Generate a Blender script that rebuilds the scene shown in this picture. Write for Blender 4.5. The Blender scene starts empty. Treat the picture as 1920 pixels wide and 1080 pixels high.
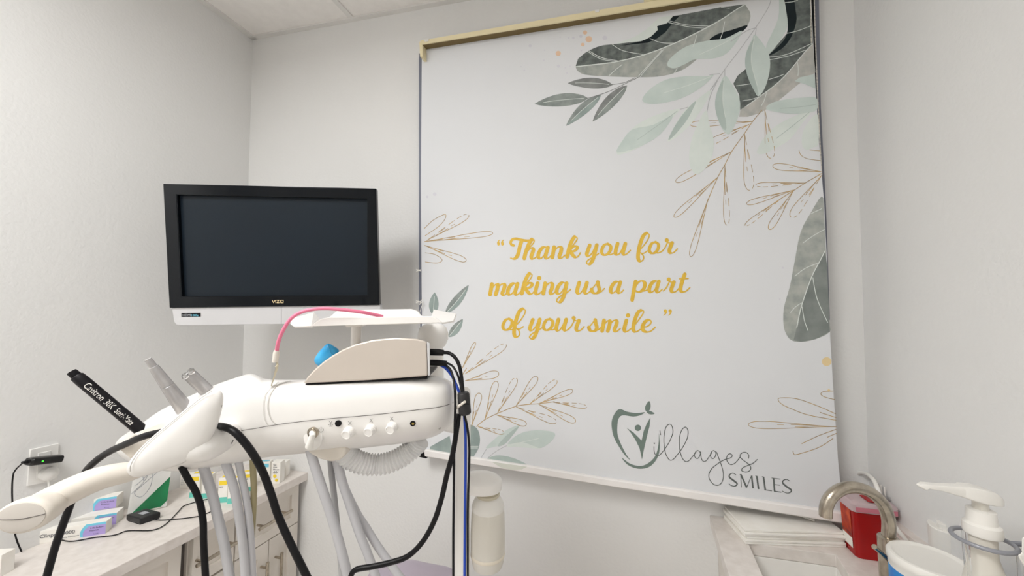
import bpy, bmesh, math, random
from mathutils import Vector as V
random.seed(4)
# ------------------------------------------------------------------ camera, world, lights
scn = bpy.context.scene
COL = scn.collection
F = 703.0
CAM = V((0, 0, 1.54))
YAW, PITCH = math.radians(15.2), math.radians(3.5)
FW = V((-math.sin(YAW)*math.cos(PITCH), math.cos(YAW)*math.cos(PITCH), math.sin(PITCH)))
RT = V((math.cos(YAW), math.sin(YAW), 0))
UP = RT.cross(FW)
cd = bpy.data.cameras.new('camera'); cam = bpy.data.objects.new('camera', cd); COL.objects.link(cam)
cd.sensor_width = 36; cd.lens = F/1920*36; cd.clip_start = .02
cam.location = CAM; cam.rotation_euler = (math.pi/2+PITCH, 0, YAW)
scn.camera = cam
scn.view_settings.view_transform = 'Standard'; scn.view_settings.look = 'None'
scn.view_settings.gamma = 1; scn.view_settings.use_curve_mapping = False
scn.view_settings.exposure = 0.0
scn.cycles.max_bounces = 14; scn.cycles.diffuse_bounces = 9; scn.cycles.transmission_bounces = 12
w = bpy.data.worlds.new('world'); scn.world = w; w.use_nodes = True
w.node_tree.nodes['Background'].inputs[0].default_value = (.9, .95, 1, 1)
w.node_tree.nodes['Background'].inputs[1].default_value = .3
LIGHTS = [  # x, y, sx, sy, watts : the room's ceiling troffers
    (-.95, -.5, .6, 1.2, 37), (-.9, -2.1, .6, 1.2, 30)]
H = 1.54-.688      # worktop height
YB = 1.362         # back wall
ZC = 2.82
for i, (x, y, sx, sy, e) in enumerate(LIGHTS):
    ld = bpy.data.lights.new('troffer_lamp', 'AREA'); ld.shape = 'RECTANGLE'; ld.size = sx; ld.size_y = sy; ld.energy = e
    ld.color = (1, 1, .995)
    lo = bpy.data.objects.new('troffer_lamp', ld); COL.objects.link(lo); lo.location = (x, y, 2.74)

# ------------------------------------------------------------------ projection helpers (pixel of the photo + real distance)
def ray(px, py): return FW + RT*((px-960)/F) + UP*((540-py)/F)
def S(px, py, z): return CAM + ray(px, py)*z
def onp(px, py, p0, n):
    r = ray(px, py); return CAM + r*((p0-CAM).dot(n)/r.dot(n))
def onY(px, py, y): return onp(px, py, V((0, y, 0)), V((0, 1, 0)))
def onZ(px, py, z=None): return onp(px, py, V((0, 0, H if z is None else z)), V((0, 0, 1)))

# ------------------------------------------------------------------ materials
def lin(c):
    c /= 255
    return c/12.92 if c <= .04045 else ((c+.055)/1.055)**2.4
def rgb(c): return (lin(c[0]), lin(c[1]), lin(c[2]), 1)
MATS = {}
def mat(name, c, rough=.5, metal=0, c2=None, scale=8, bump=0, bscale=200, trans=0, alpha=1, coat=0, emit=None, spec=.5, ior=1.45, detail=4):
    if name in MATS: return MATS[name]
    m = bpy.data.materials.new(name); m.use_nodes = True; nt = m.node_tree
    b = nt.nodes['Principled BSDF']
    b.inputs['Roughness'].default_value = rough; b.inputs['Metallic'].default_value = metal
    b.inputs['IOR'].default_value = ior; b.inputs['Specular IOR Level'].default_value = spec
    b.inputs['Transmission Weight'].default_value = trans; b.inputs['Alpha'].default_value = alpha
    b.inputs['Coat Weight'].default_value = coat
    tc = nt.nodes.new('ShaderNodeTexCoord')
    n = nt.nodes.new('ShaderNodeTexNoise'); n.inputs['Scale'].default_value = scale; n.inputs['Detail'].default_value = detail
    nt.links.new(tc.outputs['Object'], n.inputs['Vector'])
    if c2 is None: c2 = tuple(x*.975 for x in c)
    r = nt.nodes.new('ShaderNodeValToRGB'); r.color_ramp.elements[0].position = .35; r.color_ramp.elements[1].position = .65
    r.color_ramp.elements[0].color = rgb(c2); r.color_ramp.elements[1].color = rgb(c)
    nt.links.new(n.outputs['Fac'], r.inputs['Fac']); nt.links.new(r.outputs['Color'], b.inputs['Base Color'])
    if emit:
        b.inputs['Emission Color'].default_value = rgb(c); b.inputs['Emission Strength'].default_value = emit
    if bump:
        n2 = nt.nodes.new('ShaderNodeTexNoise'); n2.inputs['Scale'].default_value = bscale; n2.inputs['Detail'].default_value = 2
        bp = nt.nodes.new('ShaderNodeBump'); bp.inputs['Strength'].default_value = bump; bp.inputs['Distance'].default_value = .002
        nt.links.new(tc.outputs['Object'], n2.inputs['Vector']); nt.links.new(n2.outputs['Fac'], bp.inputs['Height'])
        nt.links.new(bp.outputs['Normal'], b.inputs['Normal'])
    MATS[name] = m
    return m
WALL = mat('wall_paint', (225, 225, 224), .9, c2=(224, 224, 223), bump=.5, bscale=100, scale=3)
TILE = mat('ceiling_tile', (240, 237, 234), .9, c2=(236, 233, 230), bump=.3, bscale=300, scale=30)
TBAR = mat('tbar_metal', (225, 223, 220), .6)
FLOOR = mat('floor_vinyl', (228, 224, 218), .5, c2=(218, 213, 207))
WHITE = mat('white_plastic', (238, 236, 231), .32)
WHITE2 = mat('unit_white', (242, 240, 237), .28, coat=.2)
CREAMW = mat('unit_cream', (226, 219, 209), .35)
GREYW = mat('grey_plastic', (205, 203, 203), .4)
HOSE = mat('grey_hose', (200, 200, 204), .5)
HOSED = mat('dark_grey_hose', (178, 178, 180), .5)
KHAKI = mat('khaki_hose', (165, 155, 120), .5)
BLACK = mat('black_rubber', (15, 14, 17), .4, spec=.3)
BLACKG = mat('black_gloss', (10, 14, 19), .08, spec=.32)
SCREEN = mat('tv_screen', (24, 34, 43), .32, c2=(22, 30, 38), scale=2, spec=.3)
SILVERP = mat('silver_plastic', (206, 206, 208), .5)
SEAMM = mat('seam_shadow_gap', (95, 90, 86), .8)
SEAML = mat('seam_light', (205, 202, 197), .6)
NICK = mat('brushed_nickel', (198, 188, 173), .24, 1, c2=(172, 163, 150), scale=60)
CHROME = mat('chrome', (210, 210, 210), .12, 1)
ALU = mat('satin_aluminium', (192, 190, 190), .27, .4, c2=(180, 178, 179), scale=50)
COUNTER = mat('quartz_top', (228, 222, 217), .35, c2=(217, 210, 204), scale=40, detail=8)
CAB = mat('cabinet_paint', (224, 218, 210), .45)
SINKM = mat('sink_white', (236, 234, 230), .15)
FABRIC = mat('blind_fabric', (219, 221, 224), .9, c2=(218, 220, 223), spec=.2)
CREAM = mat('cream_headrail', (226, 214, 176), .5)
CREAM_SHADE = mat('headrail_shaded_cream', (118, 100, 62), .7)  # cream headrail underside, its shade put into the colour
JAMB = mat('blue_grey_channel', (122, 126, 140), .5)
PAPER = mat('paper', (242, 240, 235), .9, c2=(236, 233, 226), scale=20)
PINK = mat('pink_vinyl', (238, 130, 160), .4)
BLUE = mat('blue_film', (70, 175, 225), .35, c2=(50, 155, 210), scale=30)
BLUECAB = mat('blue_cable', (35, 75, 190), .4)
CLEAR = mat('clear_plastic', (250, 251, 252), .03, trans=1, ior=1.12)
FROST = mat('frosted_plastic', (238, 236, 229), .35, trans=.2, c2=(232, 227, 216), scale=3)
RED = mat('red_plastic', (170, 12, 14), .25, c2=(150, 6, 8), scale=6)
PINKLID = mat('pink_clear_lid', (235, 214, 217), .25, trans=.4)
ORANGE = mat('orange_label', (205, 78, 26), .5, c2=(150, 20, 14), scale=45)
DEVICE = mat('satin_beige_metal', (212, 202, 192), .35, .25)
GREEN = mat('green_card', (8, 140, 80), .5, c2=(4, 105, 60), scale=12)
PURPLE = mat('purple_print', (178, 160, 218), .5)
CYAN = mat('cyan_print', (120, 205, 230), .5)
TEAL = mat('teal_print', (110, 205, 190), .5)
YELLOW = mat('yellow_print', (245, 215, 60), .5)
INK = mat('ink_dark', (60, 60, 75), .6)
INKG = mat('ink_grey', (175, 177, 182), .6)
LAV = mat('lavender_vinyl', (206, 196, 212), .5)
OUTLET = mat('outlet_white', (236, 235, 232), .35)
BLUEL = mat('blue_label', (30, 95, 190), .4, c2=(45, 165, 215), scale=15)
LED = mat('green_led', (70, 230, 60), .4, emit=1.5)
PANEL = mat('light_panel', (255, 250, 242), .6, emit=2.0)
GREYRING = mat('grey_bracket', (150, 152, 160), .3, .2)
TEXTGOLD = mat('print_gold', (222, 184, 66), .6, c2=(212, 172, 58), scale=60)
GOLDL = mat('print_gold_line', (196, 166, 112), .8, c2=(162, 144, 118), scale=40)
LOGOG = mat('print_grey_green', (112, 128, 121), .6)
LINEG = mat('print_grey_line', (98, 104, 102), .6)
PRW = mat('print_white_vein', (215, 222, 218), .7)
def leafmat(n, a, b, s=14):
    def soft(c):
        g = sum(c)/3; return tuple((x*.62+g*.38)*.90+255*.10 if g > 60 else x for x in c)
    return mat('print_'+n, soft(a), .9, c2=soft(b), scale=s, detail=8, spec=.2)
LDARK = leafmat('dark_green', (98, 110, 104), (66, 76, 74), 45)
LMID = leafmat('mid_green', (168, 173, 163), (138, 149, 142), 35)
LBEI = leafmat('beige_green', (184, 182, 172), (158, 162, 156), 35)
LINKY = leafmat('ink_green', (38, 48, 50), (28, 34, 38))
LSAGE = leafmat('sage', (192, 212, 205), (180, 203, 196), 14)
LSAGED = leafmat('sage_dark', (168, 192, 184), (158, 182, 175), 14)
LPALE = leafmat('pale_sage', (212, 225, 218), (202, 218, 211), 14)
LSM = leafmat('small_leaf', (140, 153, 147), (112, 126, 122), 25)
LSMG = leafmat('small_grey_leaf', (128, 133, 131), (108, 113, 112), 25)
LTEAL = leafmat('teal_leaf', (140, 163, 157), (122, 147, 142), 20)
SPT = mat('print_tan_spot', (228, 196, 168), .7); SPL = mat('print_pale_spot', (212, 212, 220), .7); SPO = mat('print_ochre_spot', (228, 205, 158), .7)

# ------------------------------------------------------------------ object helpers
def wl(o):
    v = V((0, 0, 0))
    while o: v += o.location; o = o.parent
    return v
def tag(o, label=None, cat=None, group=None, kind=None):
    for k, x in (('label', label), ('category', cat), ('group', group), ('kind', kind)):
        if x: o[k] = x
    return o
def thing(name, label, cat, loc, group=None):
    o = bpy.data.objects.new(name, None); COL.objects.link(o); o.location = loc; o.empty_display_size = .05
    return tag(o, label, cat, group)
class MB:
    def __init__(s): s.v = []; s.f = []
    def add(s, vs, fs):
        k = len(s.v); s.v += [V(p) for p in vs]; s.f += [tuple(i+k for i in f) for f in fs]; return s
    def hexa(s, a, b):          # two quads
        return s.add(list(a)+list(b), [(0, 1, 2, 3), (7, 6, 5, 4), (0, 4, 5, 1), (1, 5, 6, 2), (2, 6, 7, 3), (3, 7, 4, 0)])
    def box(s, lo, hi):
        x0, y0, z0 = lo; x1, y1, z1 = hi
        return s.hexa([(x0, y0, z0), (x1, y0, z0), (x1, y1, z0), (x0, y1, z0)], [(x0, y0, z1), (x1, y0, z1), (x1, y1, z1), (x0, y1, z1)])
    def prism(s, a, b):
        n = len(a)
        return s.add(list(a)+list(b), [tuple(range(n)), tuple(range(2*n-1, n-1, -1))]+[(i, i+n, (i+1) % n+n, (i+1) % n) for i in range(n)])
    def loft(s, rings, cap=True):
        n = len(rings[0]); vs = [p for r in rings for p in r]; fs = []
        for k in range(len(rings)-1):
            for i in range(n):
                j = (i+1) % n; fs.append((k*n+i, k*n+j, (k+1)*n+j, (k+1)*n+i))
        if cap: fs += [tuple(range(n)), tuple(range(len(vs)-1, len(vs)-n-1, -1))]
        return s.add(vs, fs)
    def tube(s, path, r, n=10, cap=True, smooth=0):
        path = [V(p) for p in path]
        rr = list(r) if isinstance(r, (list, tuple)) else [r]*len(path)
        if smooth: path, rr = crom(path, smooth, rr)
        rings = []; t0 = None
        for i, p in enumerate(path):
            t = (path[min(i+1, len(path)-1)]-path[max(i-1, 0)]).normalized()
            if t0 is None:
                a = V((0, 0, 1)) if abs(t.z) < .9 else V((1, 0, 0)); u = t.cross(a).normalized()
            else: u = (u - t*u.dot(t)).normalized()
            v = t.cross(u); t0 = t
            rings.append([p+(u*math.cos(2*math.pi*k/n)+v*math.sin(2*math.pi*k/n))*rr[i] for k in range(n)])
        return s.loft(rings, cap)
    def lathe(s, o, prof, n=28, axis=(0, 0, 1), sx=1, sy=1):
        o = V(o); ax = V(axis).normalized(); a = V((1, 0, 0)) if abs(ax.x) < .8 else V((0, 1, 0))
        u = (a-ax*a.dot(ax)).normalized(); v = ax.cross(u)
        return s.loft([[o+ax*h+(u*math.cos(2*math.pi*k/n)*sx+v*math.sin(2*math.pi*k/n)*sy)*max(r, .00005) for k in range(n)] for r, h in prof])
    def disc(s, c, u, v, r, n=20):
        return s.add([V(c)+V(u)*math.cos(2*math.pi*k/n)*r+V(v)*math.sin(2*math.pi*k/n)*r for k in range(n)], [tuple(range(n))])
    def build(s, name, m, parent=None, bevel=0, smooth=40, label=None, kind=None, recalc=True):
        me = bpy.data.meshes.new(name); off = wl(parent) if parent else V((0, 0, 0))
        me.from_pydata([p-off for p in s.v], [], s.f)
        bm = bmesh.new(); bm.from_mesh(me)
        if recalc: bmesh.ops.recalc_face_normals(bm, faces=bm.faces)
        bm.to_mesh(me); bm.free()
        me.materials.append(m)
        if smooth:
            me.shade_smooth(); me.set_sharp_from_angle(angle=math.radians(smooth))
        o = bpy.data.objects.new(name, me); COL.objects.link(o); o.parent = parent
        if bevel:
            b = o.modifiers.new('bevel', 'BEVEL'); b.width = bevel; b.segments = 3; b.limit_method = 'ANGLE'; b.harden_normals = False
        tag(o, label, kind=kind)
        return o
def crom(pts, k=6, rr=None):
    out = []; ro = []; n = len(pts)
    for i in range(n-1):
        p0, p1, p2, p3 = pts[max(i-1, 0)], pts[i], pts[i+1], pts[min(i+2, n-1)]
        for j in range(k):
            t = j/k
            out.append((p1*2+(p2-p0)*t+(p0*2-p1*5+p2*4-p3)*t*t+(p1*3-p0-p2*3+p3)*t**3)*.5)
            if rr: ro.append(rr[i]*(1-t)+rr[i+1]*t)
    out.append(pts[-1]); 
    if rr: ro.append(rr[-1])
    return (out, ro) if rr else out
def closed(pts, k=5):
    pts = [V(p) for p in pts]; n = len(pts); out = []
    for i in range(n):
        p0, p1, p2, p3 = pts[i-1], pts[i], pts[(i+1) % n], pts[(i+2) % n]
        for j in range(k):
            t = j/k
            out.append((p1*2+(p2-p0)*t+(p0*2-p1*5+p2*4-p3)*t*t+(p1*3-p0-p2*3+p3)*t**3)*.5)
    return out
def solo(o, label, cat, group=None): return tag(o, label, cat, group)
def pxprism(poly, z0, z1, mb=None):     # outline with a front distance z0 and a back distance z1
    mb = mb or MB(); a = [S(x, y, z0(x, y) if callable(z0) else z0) for x, y in poly]
    d = FW*((z1-z0) if not callable(z0) else z1)
    return mb.prism(a, [p+d for p in a])
def pillow(poly, zf, front, back, k=4, mb=None):
    mb = mb or MB(); P = closed([V((x, y, 0)) for x, y in poly], k); c = sum(P, V((0, 0, 0)))/len(P)
    rings = []
    for sc, d in ((.25, back), (.7, back*.8), (.93, back*.35), (1, 0), (.965, -front*.35), (.85, -front*.65), (.6, -front*.9), (.25, -front)):
        rings.append([S(c.x+(p.x-c.x)*sc, c.y+(p.y-c.y)*sc, zf(c.x+(p.x-c.x)*sc, c.y+(p.y-c.y)*sc)+d) for p in P])
    return mb.loft(rings)
def txt(s, size, origin, xd, yd, name, m, parent, ext=.0002, align='LEFT', cx=1.0):
    cu = bpy.data.curves.new(name, 'FONT'); cu.body = s; cu.size = 1; cu.extrude = 0; cu.align_x = align; cu.resolution_u = 3
    to = bpy.data.objects.new(name, cu); COL.objects.link(to)
    dg = bpy.context.evaluated_depsgraph_get(); me = bpy.data.meshes.new_from_object(to.evaluated_get(dg))
    bpy.data.objects.remove(to)
    xd = V(xd).normalized()*size*cx; yd = V(yd).normalized()*size; off = wl(parent)
    for v in me.vertices: v.co = V(origin)+xd*v.co.x+yd*v.co.y-off
    me.materials.clear(); me.materials.append(m); me.name = name
    o = bpy.data.objects.new(name, me); COL.objects.link(o); o.parent = parent
    return o

# ------------------------------------------------------------------ room shell
c1, c2 = onY(474, 75, YB), onY(455, 690, YB); d1 = (c1-c2)/(c1.z-c2.z)
r1, r2 = onY(1600, 0, YB), onY(1628, 880, YB); d2 = (r1-r2)/(r1.z-r2.z)
def LC(z): return c2+d1*(z-c2.z)       # left room corner line
def RC(z): return r2+d2*(z-r2.z)
nL = d1.cross(V((0, 1, 0))).normalized(); nR = d2.cross(V((0, 1, 0))).normalized()
A = c1; B = onY(870, 2, YB); C_ = onp(370, 0, c2, nL)
nC = (B-A).cross(C_-A).normalized()
def ceil_at(x, y): return A.z - (nC.x*(x-A.x)+nC.y*(y-A.y))/nC.z
print('CEIL n', nC, A.z, 'LC', LC(0), LC(2.8), 'RC', RC(0), RC(2.8))
YF = -3.2; T = .1
def wallbox(name, p, q, inner, out):   # p,q: functions of z giving the inner bottom edges
    m = MB(); a = [p(0), q(0), q(3.2), p(3.2)]; m.hexa(a, [v+out*T for v in a])
    return m.build(name, WALL, kind='structure', smooth=0)
Yd = V((0, 1, 0))
def LW(z): v = LC(z).copy(); v.y = YF; return v
def RW(z): v = RC(z).copy(); v.y = YF; return v
def ext(v, dx=0, dy=0): return v+V((dx, dy, 0))
wallbox('wall_back', lambda z: ext(LC(z), -.3), lambda z: ext(RC(z), .3), None, V((0, 1, 0)))
wallbox('wall_left', lambda z: ext(LC(z)), lambda z: LW(z), None, V((-1, 0, 0)))
wallbox('wall_right', lambda z: ext(RC(z)), lambda z: RW(z), None, V((1, 0, 0)))
wallbox('wall_front', lambda z: ext(LW(z), -.3), lambda z: ext(RW(z), .3), None, V((0, -1, 0)))
MB().box((-2.2, YF-.1, -.1), (1.5, YB+.1, 0)).build('floor', FLOOR, kind='structure', smooth=0)
m = MB(); q = [(-2.2, YF-.1), (1.5, YF-.1), (1.5, YB+.1), (-2.2, YB+.1)]
m.hexa([(x, y, ceil_at(x, y)+.03) for x, y in q], [(x, y, ceil_at(x, y)+.1) for x, y in q])
CEIL = m.build('ceiling', TBAR, kind='structure', smooth=0)
# ceiling grid: wall angles, tees, lay-in tiles
def cb(x0, y0, x1, y1, dz0, dz1, mb=None):
    mb = mb or MB()
    return mb.hexa([(x, y, ceil_at(x, y)+dz0) for x, y in ((x0, y0), (x1, y0), (x1, y1), (x0, y1))], [(x, y, ceil_at(x, y)+dz1) for x, y in ((x0, y0), (x1, y0), (x1, y1), (x0, y1))])
xl = LC(2.7).x; xr = RC(2.7).x
tee = onp(662, 38, A, nC).x
xs = [xl-.005, tee, tee+.61, tee+1.22, tee+1.83]; xs = [x for x in xs if x < xr-.1]+[xr+.02]
ys = [YB+.005]+[y for y in (YB-.86, YB-2.08, YB-3.30)]+[YF]
for x in xs[1:-1]: cb(x-.012, YF, x+.012, YB, -.0, .03).build('ceiling_tee', TBAR, CEIL, smooth=0)
for y in ys[1:-1]: cb(xl, y-.012, xr, y+.012, -.0005, .03).build('ceiling_cross_tee', TBAR, CEIL, smooth=0)
cb(xl-.05, YB-.022, xr+.05, YB, -.002, .03).build('wall_angle', TBAR, CEIL, smooth=0)
cb(xl-.05, YF, xl+.026, YB, -.002, .03).build('wall_angle', TBAR, CEIL, smooth=0)
cb(xr-.022, YF, xr+.05, YB, -.002, .03).build('wall_angle', TBAR, CEIL, smooth=0)
for i in range(len(xs)-1):
    for j in range(len(ys)-1):
        x0, x1 = xs[i]+.010, xs[i+1]-.010; y1, y0 = ys[j]-.010, ys[j+1]+.010
        cb(x0, y0, x1, y1, .006, .022).build('ceiling_tile', TILE, CEIL, smooth=0)
for i, (x, y, sx, sy, e) in enumerate(LIGHTS):
    t = thing('ceiling_light', ['rectangular ceiling light panel nearest the blind, behind the camera', 'rectangular ceiling light panel farthest back in the room', 'narrow rectangular ceiling light panel by the right wall'][i], 'light', (x, y, ceil_at(x, y)))
    z = ceil_at(x, y)
    MB().box((x-sx/2-.02, y-sy/2-.02, z-.012), (x+sx/2+.02, y+sy/2+.02, z+.004)).build('light_frame', TBAR, t)
    MB().box((x-sx/2, y-sy/2, z-.016), (x+sx/2, y+sy/2, z-.011)).build('diffuser', PANEL, t)
for a, b, nm in ((LC(0), LW(0), 'baseboard_left'), (RW(0), RC(0), 'baseboard_right')):
    d = .012 if nm.endswith('left') else -.012
    MB().box((min(a.x, a.x+d), YF, 0), (max(a.x, a.x+d), YB, .1)).build(nm, GREYW, kind='structure', smooth=0)

# ------------------------------------------------------------------ printed roller blind
YR = YB-.055      # fabric plane
blind = thing('roller_blind', 'large white printed roller blind with gold lettering and painted leaves over the window', 'blind', onY(1150, 900, YR))
def BL(px, py, k=0): return onY(px, py, YR-.00016*k)
fab = [(791, 90), (1150, 29), (1519, -33), (1521, 0), (1524, 60), (1529, 160), (1536, 270), (1545, 380), (1551, 500), (1556, 620), (1563, 740), (1571, 860), (1582, 966), (1583, 966), (1416, 938), (1120, 898), (876, 862), (793, 850), (791, 600), (789, 350)]
fab.pop(13)
fp = [BL(x, y) for x, y in fab]
MB().prism(fp, [p+V((0, .002, 0)) for p in fp]).build('fabric', FABRIC, blind, smooth=0)
# bottom rail
rt = [(795, 843), (876, 857), (990, 874), (1120, 895.5), (1300, 922), (1583, 962)]
rb = [(797, 857), (878, 870), (990, 888), (1120, 909), (1300, 937.5), (1584, 983)]
m = MB()
rings = []
for (a, b), (c, d) in zip(rt, rb):
    p, q = onY(a, b, YR-.012), onY(c, d, YR-.012)
    rings.append([p+V((0, .012, 0)), p+V((0, .003, 0)), p.lerp(q, .12), p.lerp(q, .85)+V((0, 0, 0)), q+V((0, .004, 0)), q+V((0, .016, 0)), p+V((0, .02, 0))])
m.loft(rings).build('bottom_rail', mat('rail_fabric', (238, 235, 233), .6), blind)
m = MB(); pa = [onY(x, y, YR-.010) for x, y in ((786, 845), (796, 846), (799, 860), (786, 857))]
m.prism(pa, [p+V((0, .02, 0)) for p in pa]).build('rail_end_cap', BLACK, blind, bevel=.001)
pa = [onY(x, y, YR-.004) for x, y in ((787, 826), (795, 827), (796, 842), (787, 841))]
MB().prism(pa, [p+V((0, .01, 0)) for p in pa]).build('hem_clip', BLACK, blind, bevel=.001)
# headrail
YH = YR-.035
def hl(x): return 75.5-.1715*(x-789)
HX0, HX1 = 788, 1528
a = [onY(HX0, hl(HX0), YH), onY(HX1, hl(HX1), YH), onY(HX1, hl(HX1)+15, YH), onY(HX0, hl(HX0)+8, YH)]
MB().prism(a, [p+V((0, .006, 0)) for p in a]).build('headrail', CREAM, blind, bevel=.0015)
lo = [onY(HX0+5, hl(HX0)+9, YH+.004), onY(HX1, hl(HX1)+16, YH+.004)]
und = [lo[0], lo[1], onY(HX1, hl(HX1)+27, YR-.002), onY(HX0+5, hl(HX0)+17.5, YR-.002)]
MB().prism(und, [p+V((0, .012, .004)) for p in und]).build('headrail_underside', CREAM_SHADE, blind, smooth=0, label='headrail underside with its shade put into the tan colour')
a = [onY(x, y, YH+.002) for x, y in ((786, 78), (792, 77), (792.5, 106), (787.5, 106))]
MB().prism(a, [p+V((0, .05, 0)) for p in a]).build('end_bracket', CREAM, blind, bevel=.001)
for bx in (799, 1119):
    a = [onY(bx+dx, hl(bx)+dy, YH-.002) for dx, dy in ((-4, -1), (5, -2), (4, 3), (-3, 4))]
    MB().prism(a, [p+V((0, .006, 0)) for p in a]).build('mounting_clip', TBAR, blind, bevel=.0005)
a = [onY(x, y, YH+.01) for x, y in ((1208, 3.5), (1262, -5.5), (1262, -30), (1208, -20))]
MB().prism(a, [p+V((0, .025, 0)) for p in a]).build('motor_box', CREAM, blind, bevel=.001)
# side channels of the window frame
win = MB(); YJ = YB-.03
for q in ([(785, 100), (791, 100), (796, 600), (793, 840), (787, 840), (785, 600)],):
    p = [onY(x, y, YJ) for x, y in q]; win.prism(p, [V((v.x, YB+.02, v.z)) for v in p])
win = win.build('window_1', JAMB, kind='structure', smooth=0)
q = [(1523, -30), (1535, -30), (1539, 200), (1549, 390), (1556, 600), (1545, 560), (1530, 200)]
p = [onY(x, y, YJ+.005) for x, y in q]
MB().prism(p, [V((v.x, YB+.02, v.z)) for v in p]).build('window_jamb', JAMB, win, smooth=0)
q = [(1512, -30), (1526, -30), (1532, 200), (1540, 330), (1530, 330)]
p = [onY(x, y, YJ+.001) for x, y in q]
MB().prism(p, [V((v.x, v.y+.02, v.z)) for v in p]).build('window_jamb', BLACK, win, smooth=0, label='black strip standing in for the dark gap')  # black prism drawn in place of the dark gap beside the fabric
# bead chain, two strands
for x0, x1, y1 in ((1519.5, 1521.5, 82), (1526, 1541, 330)):
    m = MB(); n = int((y1+30)/2.6)
    for i in range(n):
        t = i/n; px = x0+(x1-x0)*(t*.6+t*t*.4); c = onY(px, -30+(y1+30)*t, YR-.008); r = .0021
        m.add([c+V((r, 0, 0)), c+V((0, 0, r)), c-V((r, 0, 0)), c-V((0, 0, r)), c-V((0, r, 0)), c+V((0, r, 0))], [(0, 1, 4), (1, 2, 4), (2, 3, 4), (3, 0, 4), (1, 0, 5), (2, 1, 5), (3, 2, 5), (0, 3, 5)])
    m.build('bead_chain', mat('bead_white', (215, 210, 200), .4), blind, kind='stuff')
# cord cleats at the left edge
for yy in (507, 566):
    m = MB(); c = onY(784, yy, YR-.01)
    m.tube([c+V((-.008, 0, .004)), c+V((.010, 0, -.002))], .002, 6); m.tube([c+V((-.008, 0, -.004)), c+V((.010, 0, .002))], .002, 6)
    m.build('cord_clip', WHITE, blind)
m = MB(); m.tube([onY(x, y, YR-.012) for x, y in ((792, 560), (786, 572), (793, 566), (786, 590), (787, 610), (785, 650))], .0011, 6, smooth=4).build('cord', WHITE, blind)

# ---- print on the fabric
class PR:
    def __init__(s, k): s.k = k; s.m = MB()
    def P(s, x, y): s.k += .002; return BL(x, y, s.k)
    def poly(s, pts, sm=4):
        P = closed([V((x, y, 0)) for x, y in pts], sm) if sm else [V((x, y, 0)) for x, y in pts]
        s.m.add([s.P(p.x, p.y) for p in P], [tuple(range(len(P)))]); return s
    def rib(s, pts, wf, sm=5, caps=False):
        P = [V((x, y, 0)) for x, y in pts]
        if sm: P = crom(P, sm)
        n = len(P); vs = []; 
        for i, p in enumerate(P):
            t = (P[min(i+1, n-1)]-P[max(i-1, 0)]); t = t.normalized() if t.length > 1e-6 else V((1, 0, 0))
            w = wf(i/(n-1), t) if callable(wf) else wf
            nn = V((-t.y, t.x, 0))*w/2
            vs += [s.P(p.x+nn.x, p.y+nn.y), s.P(p.x-nn.x, p.y-nn.y)]
        s.m.add(vs, [(2*i, 2*i+1, 2*i+3, 2*i+2) for i in range(n-1)])
        if caps:
            for i in (0, n-1):
                t = (P[min(i+1, n-1)]-P[max(i-1, 0)]).normalized(); w = wf(i/(n-1), t) if callable(wf) else wf
                s.dot(P[i].x, P[i].y, w/2, n=10)
        return s
    def dot(s, x, y, r, ry=None, n=14):
        ry = ry or r
        s.m.add([s.P(x+math.cos(2*math.pi*i/n)*r, y+math.sin(2*math.pi*i/n)*ry) for i in range(n)], [tuple(range(n))]); return s
    def out(s, name, m, parent=None, label=None): return s.m.build(name, m, parent or blind, smooth=0, label=label, recalc=False)
def halfleaf(base, tip, wa, wb, bend=0, n=12):
    b, t = V((*base, 0)), V((*tip, 0)); d = t-b; nn = V((-d.y, d.x, 0)).normalized()
    mid = [b+d*(i/n)+nn*bend*math.sin(math.pi*i/n) for i in range(n+1)]
    prof = lambda u: math.sin(math.pi*min(1, max(0, u))**.85)**.8 if 0 < u < 1 else 0
    A_ = [mid[i]+nn*wa*prof(i/n) for i in range(n+1)]; B_ = [mid[i]-nn*wb*prof(i/n) for i in range(n+1)]
    return mid, A_, B_
def leaf(base, tip, wa, wb, ma, mb_, k, bend=0, vein=PRW):
    mid, A_, B_ = halfleaf(base, tip, wa, wb, bend)
    p = PR(k); p.poly([(v.x, v.y) for v in A_]+[(v.x, v.y) for v in mid[-2:0:-1]], 0); o = p.out('printed_leaf', ma)
    p = PR(k+.01); p.poly([(v.x, v.y) for v in B_]+[(v.x, v.y) for v in mid[-2:0:-1]], 0); p.out('leaf_half', mb_, o)
    if vein: PR(k+.3).rib([(v.x, v.y) for v in mid[1:-2]], .9, 0).out('leaf_vein', vein, o)
    return o
def poly_leaf(pts, m, k, veins=(), halves=(), sm=4, vm=PRW, vw=1.1):
    o = PR(k).poly(pts, sm).out('printed_leaf', m)
    for h, hm in halves: PR(k+.3).poly(h, 3).out('leaf_half', hm, o)
    if veins:
        p = PR(k+.6)
        for v in veins: p.rib(v, vw, 4)
        p.out('leaf_vein', vm, o)
    return o
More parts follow.
